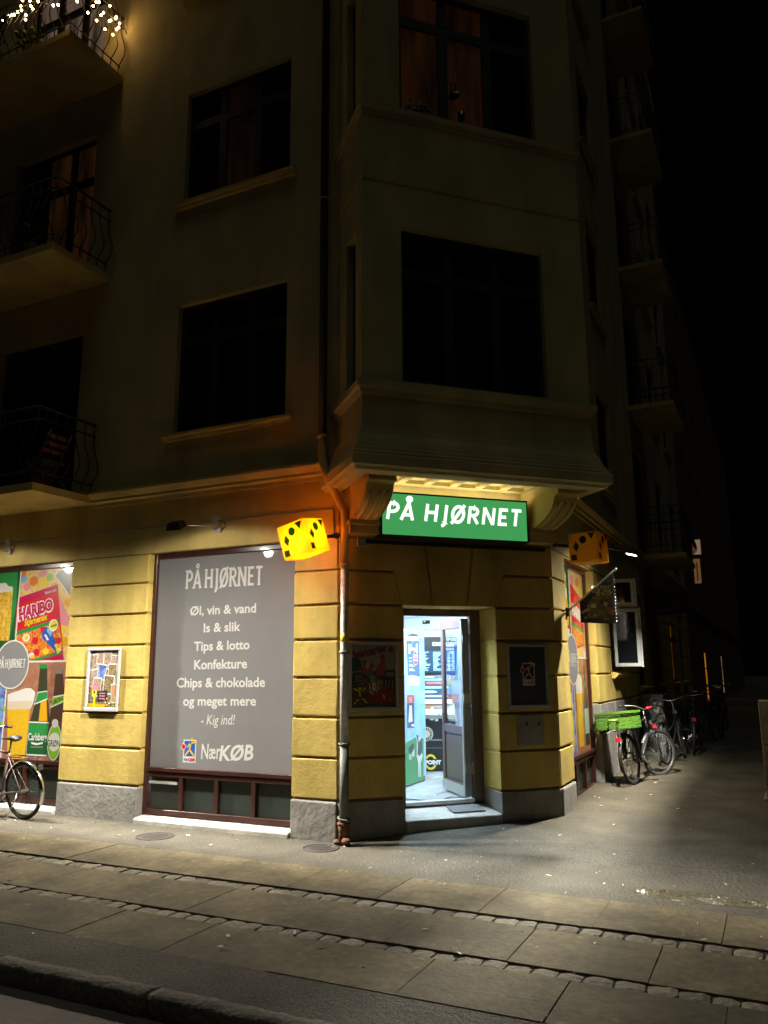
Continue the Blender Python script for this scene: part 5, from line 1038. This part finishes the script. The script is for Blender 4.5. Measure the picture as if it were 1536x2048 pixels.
# ------------------------------------------------------------------ bicycles
mat('rim_grey', (0.22, 0.22, 0.22), 0.4, metal=.5)
def bicycle(label, loc, heading, steer=0.0, lean=0.0, frame='black_iron', chrome_guard=True, group='bicycles parked by the building', lady=False, guard='black_iron', bars='steel', grips='black_plastic', tail='p_red'):
    t = thing('bicycle', label, 'bicycle', (0, 0, 0), group); r = .34; RH = Vector((-.54, 0, r)); FH = Vector((.55, 0, r)); BB = Vector((-.10, 0, .28)); SC_ = Vector((-.27, 0, .80)); HT = Vector((.33, 0, .86)); HB = Vector((.38, 0, .66))
    Rs = Matrix.Rotation(math.radians(steer), 3, Vector((-.25, 0, 1)).normalized()); st = lambda p: HB + Rs @ (Vector(p) - HB)
    def wheel(c, ax, nm):
        w = MB(); w.torus(c, ax, r - .018, .019, 'tyre', 44, 8); wo = w.build('wheel', t)
        q = MB(); q.torus(c, ax, r - .046, .009, 'rim_grey', 44, 6); q.build('rim', wo)
        q = MB(); u = Vector((0, 0, 1)); w_ = ax.cross(u).normalized(); u = w_.cross(ax)
        for k in range(28):
            a = k / 28 * 2 * math.pi; b = a + (.6 if k % 2 else -.6); o = ax * (.03 if k % 4 < 2 else -.03)
            q.tube([c + o + (u * math.cos(b) + w_ * math.sin(b)) * .025, c + (u * math.cos(a) + w_ * math.sin(a)) * (r - .05)], 0.0015, 'rim_grey', 4, caps=False)
        q.build('spokes', wo); q = MB(); q.cyl(c - ax * .05, c + ax * .05, .022, 'steel', 10); q.build('hub', wo)
    ay = Vector((0, 1, 0)); fx = (Rs @ ay).normalized(); FHs = st(FH)
    wheel(RH, ay, 'rear'); wheel(FHs, fx, 'front')
    q = MB()
    q.tube([SC_, BB], .015, frame, 8)
    if lady: q.tube([HB, Vector((.2, 0, .48)), Vector((.05, 0, .36)), BB], .018, frame, 8); q.tube([HT + Vector((.02, 0, -.1)), Vector((.12, 0, .58)), Vector((-.17, 0, .52))], .014, frame, 8)
    else: q.tube([HT, SC_ + (BB - SC_) * .06], .015, frame, 8); q.tube([HB, BB], .018, frame, 8)
    q.tube([HT + Vector((-.01, 0, .03)), HB], .02, frame, 8)
    for y in (-.05, .05): q.tube([RH + Vector((0, y, 0)), BB + Vector((.02, y * .6, 0))], .009, frame, 6); q.tube([RH + Vector((0, y, 0)), SC_ + Vector((.01, y * .3, -.06))], .007, frame, 6)
    q.build('frame', t)
    q = MB()
    for y in (-.055, .055): q.tube([FHs + fx * y, st((.49, 0, .55)) + fx * y, st((.40, 0, .68)) + fx * y * .7], .010, frame, 6)
    q.build('fork', t)
    q = MB(); q.tube([st((.33, 0, .86)), st((.315, 0, .98))], .012, bars, 8); q.tube([st((.12, .30, 1.04)), st((.24, .27, 1.05)), st((.33, .18, 1.04)), st((.34, 0, 1.0)), st((.33, -.18, 1.04)), st((.24, -.27, 1.05)), st((.12, -.30, 1.04))], .011, bars, 8); h = q.build('handlebar', t)
    for y in (-.30, .30):
        q = MB(); q.tube([st((.10, y, 1.04)), st((.21, y * .93, 1.048))], .017, grips if y < 0 else 'black_plastic', 8); q.build('grip', h)
    q = MB(); q.tube([SC_, SC_ + Vector((-.035, 0, .13))], .013, 'steel', 8); q.build('seat_post', t)
    sp = SC_ + Vector((-.04, 0, .15)); q = MB()
    q.tube([sp + Vector((.17, 0, -.005)), sp + Vector((.10, 0, .01)), sp + Vector((0, 0, .015)), sp + Vector((-.08, 0, .02)), sp + Vector((-.12, 0, .03))], [.018, .03, .05, .075, .06], 'black_plastic', 10)
    for v in q.v: v.z = sp.z + (v.z - sp.z) * .55
    q.build('saddle', t, )
    for c, axx, a0, a1 in ((RH, ay, 20, 205), (FHs, fx, 10, 150)):
        u = Vector((0, 0, 1)); fwd = u.cross(axx).normalized() * -1 if axx is ay else (axx.cross(u) * -1).normalized()
        fwd = (axx.cross(u)).normalized()
        q = MB(); vs = []; n = 22; sgn = -1 if c is RH else 1
        for k in range(n + 1):
            a = math.radians(a0 + (a1 - a0) * k / n); d = fwd * math.cos(a) + u * math.sin(a)
            for w_, dr in ((-.028, -.012), (-.016, .004), (0, .008), (.016, .004), (.028, -.012)): vs.append(c + d * (r + .012 + dr) + axx * w_)
        q.add(vs, [(k * 5 + j, k * 5 + j + 1, k * 5 + j + 6, k * 5 + j + 5) for k in range(n) for j in range(4)], guard, True); q.build('mudguard', t)
    q = MB(); zt = .745
    for y in (-.06, .06): q.tube([(-.30, y, zt), (-.80, y, zt)], .006, 'black_iron', 6); q.tube([(-.72, y, zt), RH + Vector((0, y, 0))], .005, 'black_iron', 6)
    for x in (-.32, -.48, -.64, -.80): q.tube([(x, -.06, zt), (x, .06, zt)], .005, 'black_iron', 6)
    q.build('rear_rack', t)
    q = MB(); q.torus(BB + Vector((0, -.06, 0)), ay, .085, .006, 'black_iron', 24, 5); q.cyl(BB + Vector((0, -.075, 0)), BB + Vector((0, .075, 0)), .02, 'steel', 10)
    q.tube([BB + Vector((0, -.075, 0)), BB + Vector((.10, -.085, -.13))], .011, 'steel', 6); q.tube([BB + Vector((0, .075, 0)), BB + Vector((-.10, .085, .13))], .011, 'steel', 6)
    q.box(BB + Vector((.06, -.17, -.145)), BB + Vector((.14, -.09, -.12)), 'black_plastic'); q.box(BB + Vector((-.14, .09, .12)), BB + Vector((-.06, .17, .145)), 'black_plastic'); q.build('crank', t)
    q = MB(); q.tube([RH + Vector((0, -.06, .04)), BB + Vector((0, -.06, .085))], .006, 'black_iron', 5); q.tube([RH + Vector((0, -.06, -.04)), BB + Vector((0, -.06, -.085))], .006, 'black_iron', 5); q.build('chain', t)
    q = MB(); q.box((-.85, -.035, .60), (-.82, .035, .66), tail); q.build('tail_light', t)
    q = MB(); q.tube([RH + Vector((.04, .06, -.02)), (-.42, .16, .015)], .008, 'steel', 6); q.build('kickstand', t)
    q = MB(); q.cyl(st((.44, 0, .80)), st((.50, 0, .80)), .035, 'steel', 10); q.build('headlight', t)
    t.location = loc; t.rotation_euler = (math.radians(lean), 0, math.radians(heading)); return t
# by the beer window, heading left
bicycle('dark city bicycle with chrome mudguard before the beer window at left', (-4.70, -.36, .0), 180 - 3, 0, -5, 'door_brown', guard='chrome', tail='black_plastic')
# on the side street: one with a crate, others behind it
bk = bicycle('black bicycle with a green crate beside the grey plinth', (2.44, 4.93, gh(2.5, 4.9) - .002), 78, -27, -7, 'black_iron', guard='black_iron', grips='p_red')
lab = ('dark bicycle directly behind the one with the crate', 'second dark bicycle along the side street wall', 'third dark bicycle along the side street wall', 'fourth dark bicycle along the side street wall', 'fifth and farthest dark bicycle along the side street wall')
b2 = bicycle(lab[0], (2.62, 7.1, gh(2.6, 7.1)), 80, 12, -6, 'black_iron', lady=True, tail='p_dred')
for i, (x, y, hd, ln) in enumerate(((2.75, 8.6, 96, 4), (2.85, 10.2, 72, -6), (3.0, 11.8, 100, 3), (3.0, 13.6, 80, -4))):
    dup(b2, (x, y, gh(x, y)), math.radians(hd), math.radians(ln), lab[i + 1], 'bicycles parked by the building')
# green crate strapped to the rack
mat('crate_green', (0.10, 0.235, 0.03), 0.4, var=.08, vscale=12)
hd = math.radians(78); cdir = Vector((math.cos(hd), math.sin(hd), 0)); ccen = Vector((2.44, 4.93, 0)) + cdir * -.52 + Vector((-.16, -.03, gh(2.4, 4.6) + .76))
t = thing('crate', 'bright green perforated plastic crate carried on the bicycle rack', 'crate', ccen); side = Vector((cdir.y, -cdir.x, 0))
rollm = Matrix.Rotation(math.radians(-6), 3, cdir); side = rollm @ side; upc = side.cross(cdir).normalized() * 1.0
if upc.z < 0: upc = -upc
CWd, CD, CH = .265, .18, .24
def cpanel(o, a, n, half):
    f = Fr(o, a, n, upc); q = MB(); holes = []
    for row, (za, zb) in enumerate(((.035, .055), (.065, .085), (.095, .115), (.15, .17), (.18, .20))):
        k = int(2 * half / .034)
        for i in range(k):
            s = -half + .02 + i * .034 + (.008 if row % 2 else 0)
            if s + .02 < half - .01 and not (row in (2, 3) and abs(s) < .09): holes.append((s, s + .02, za, zb))
    q.wall(f, -half, half, 0, CH, holes, -.005, 0, 'crate_green'); q.build('side_panel', t)
    q = MB(); q.fbox(f, -half - .008, half + .008, CH - .03, CH, -.002, .014, 'crate_green'); q.build('rim', t)
cpanel(ccen - cdir * CD, side, -cdir, CWd); cpanel(ccen + cdir * CD, -side, cdir, CWd); cpanel(ccen + side * CWd, cdir, side, CD); cpanel(ccen - side * CWd, -cdir, -side, CD)
q = MB(); q.hexa([ccen + side * a * CWd + cdir * b * CD + upc * z for z in (.0, .01) for a, b in ((-1, -1), (1, -1), (1, 1), (-1, 1))], 'crate_green'); q.build('base', t)
q = MB()
for a in (-.08, .05): q.tube([ccen + side * a - cdir * (CD + .008) + upc * .0, ccen + side * a - cdir * (CD + .012) + upc * .12, ccen + side * (a + .05) - cdir * (CD + .01) + upc * .13], .005, 'black_plastic', 5)
p = Print(Fr(ccen - cdir * (CD + .001), side, -cdir, upc), .001); p.rect(-.07, .07, .122, .145, 'p_lime'); p.stroke([(-.05, .135), (-.02, .13), (.0, .138), (.02, .13), (.05, .135)], .012, 'vinyl_white'); p.build('print', t); q.build('straps', t)

# ------------------------------------------------------------------ street cabinet with scribbles, gatepost, hood, banner sign
t = thing('street_cabinet', 'grey street cabinet with painted scribbles behind the crate bicycle', 'cabinet', (2.17, 8.3, gh(2, 8)))
mat('cab_grey', (0.12, 0.125, 0.125), 0.5, var=.12, vscale=8)
q = MB(); q.box((1.985, 7.9, .16), (2.36, 8.75, 1.25), 'cab_grey'); q.build('body', t, bevel=.012); q = MB(); q.box((1.965, 7.88, 1.25), (2.38, 8.77, 1.285), 'cab_grey'); q.build('lid', t, bevel=.006); q = MB(); q.box((1.975, 7.89, .10), (2.37, 8.76, .16), 'plinth'); q.build('foot', t)
p = Print(Fr((1.985, 7.899, .16), (1, 0, 0), (0, -1, 0)), .001)
for pts, w in (([(.09, 1.0), (.12, .88), (.16, .80)], .03), ([(.22, .98), (.30, .92), (.27, .82), (.21, .86)], .03), ([(.20, .45), (.30, .62), (.32, .50)], .025), ([(.10, .30), (.24, .52), (.33, .34)], .02), ([(.08, .20), (.2, .1), (.3, .24)], .02)): p.stroke(pts, w, 'off_white')
p.build('scribble', t)
t = thing('gatepost', 'low pale beige masonry post at the right edge of the picture', 'post', (4.2, 3.98, .1)); gx, gy, gz = 4.03, 3.73, gh(4, 3.8)
mat('beige', (0.22, 0.175, 0.11), 0.85, var=.15, vscale=8, bump=.006)
q = MB(); q.box((gx - .035, gy - .035, gz - .1), (gx + .55, gy + .55, gz + .03), 'beige'); q.build('base', t, bevel=.01)
for k in range(3): q = MB(); q.box((gx, gy, gz + .032 + (.09 + (k - 1) * .55 if k else 0)), (gx + .5, gy + .5, gz + .11 + (k * .55 if k else 0)), 'beige'); q.build('stone_block', t, bevel=.01)
t = thing('door_hood', 'dark rounded hood over a doorway down the side street', 'hood', FR.p(8.3, 2.95, 0)); q = MB()
q.sprism(FR, [(0, 2.9), (.75, 2.95)] + [(.75 * math.cos(math.radians(a)), 2.95 + .5 * math.sin(math.radians(a))) for a in range(10, 91, 10)], 7.9, 9.0, 'black_iron', True); q.build('shell', t)
mat('ban_white', (.8, .7, .6), .5, emit=(.85, .52, .30), es=.22); mat('ban_red', (.5, .05, .03), .5, emit=(.6, .05, .02), es=.18); mat('ban_beige', (.6, .4, .2), .5, emit=(.72, .36, .12), es=.15)
FB = Fr(FR.p(10.3, 0, 0), (1, 0, 0), (0, -1, 0)); A_ = on(FB, 1383, 1080); B_ = on(FB, 1402, 1108); C_ = on(FB, 1386, 1118); D_ = on(FB, 1403, 1166)
t = thing('projecting_sign', 'narrow lit red and white sign projecting over the dark side street', 'sign', FB.p(A_[0], C_[1], 0)); q = MB()
q.fbox(FB, A_[0], B_[0], B_[1], A_[1], -.06, 0, 'ban_white'); q.fbox(FB, A_[0] + .001, A_[0] + (B_[0] - A_[0]) * .35, (A_[1] + B_[1]) / 2, A_[1] - .002, -.058, .004, 'ban_red'); q.build('upper_panel', t)
q = MB(); q.fbox(FB, C_[0], D_[0], D_[1], C_[1], -.06, 0, 'ban_beige'); mx = (C_[0] + D_[0]) / 2; q.fbox(FB, mx - .012, mx + .012, D_[1] + .05, C_[1] - .08, .001, .006, 'p_black'); q.build('lower_panel', t); q = MB(); q.tube([FB.p(-1.0 + 1.0, (B_[1] + C_[1]) / 2), FB.p(D_[0], (B_[1] + C_[1]) / 2)], .015, 'black_iron', 6); q.build('bracket', t)

# ------------------------------------------------------------------ next house along the side street
mat('brick_dark', (0.20, 0.10, 0.065), 0.9, var=.2, vscale=10, bump=.004)
nb = thing('apartment_building', 'dark brick apartment building farther down the side street with lit windows', 'building', FR.p(38, 0, 0))
NW = [(19.4, 20.5), (22.25, 23.3), (25.6, 26.7), (28.8, 29.9), (32.2, 33.3), (35.6, 36.7), (39, 40), (43, 44), (48, 49)]
hl = [(a, b, .55 if i in (1, 4) else 1.3, 2.35) for i, (a, b) in enumerate(NW)] + [(a, b, z, z + 1.7) for a, b in NW for z in (4.4, 7.7, 11, 14.3)]
q = MB(); q.wall(FR, 17.02, 60, -.2, 18.2, hl, -.4, .02, 'brick_dark'); q.build('wall', nb)
for (a, b, c, d) in hl:
    gl = 'glow_amber' if (a, c) == (22.25, .55) else ('glow_pale' if (a, c) == (32.2, .55) else 'glass_dark')
    q = MB(); dp = -.015 if gl != 'glass_dark' else -.15; q.fbox(FR, a, b, c, d, dp - .03, dp, 'dark_frame'); w = q.build('window', nb)
    for k in range(3): z0 = c + .04 + k * (d - c - .04) / 3; q = MB(); q.fbox(FR, a + .04, b - .04, z0, z0 + (d - c - .04) / 3 - .04, dp - .02, dp + .006, gl); q.build('pane', w)
q = MB(); q.fbox(FR, 17.02, 60, 18.2, 19.2, -10, .25, 'dark_frame'); q.build('roof', nb)
q = MB(); q.fbox(FR, 17.03, 60, 3.6, 3.8, .0, .12, 'brick_dark'); q.build('cornice', nb)
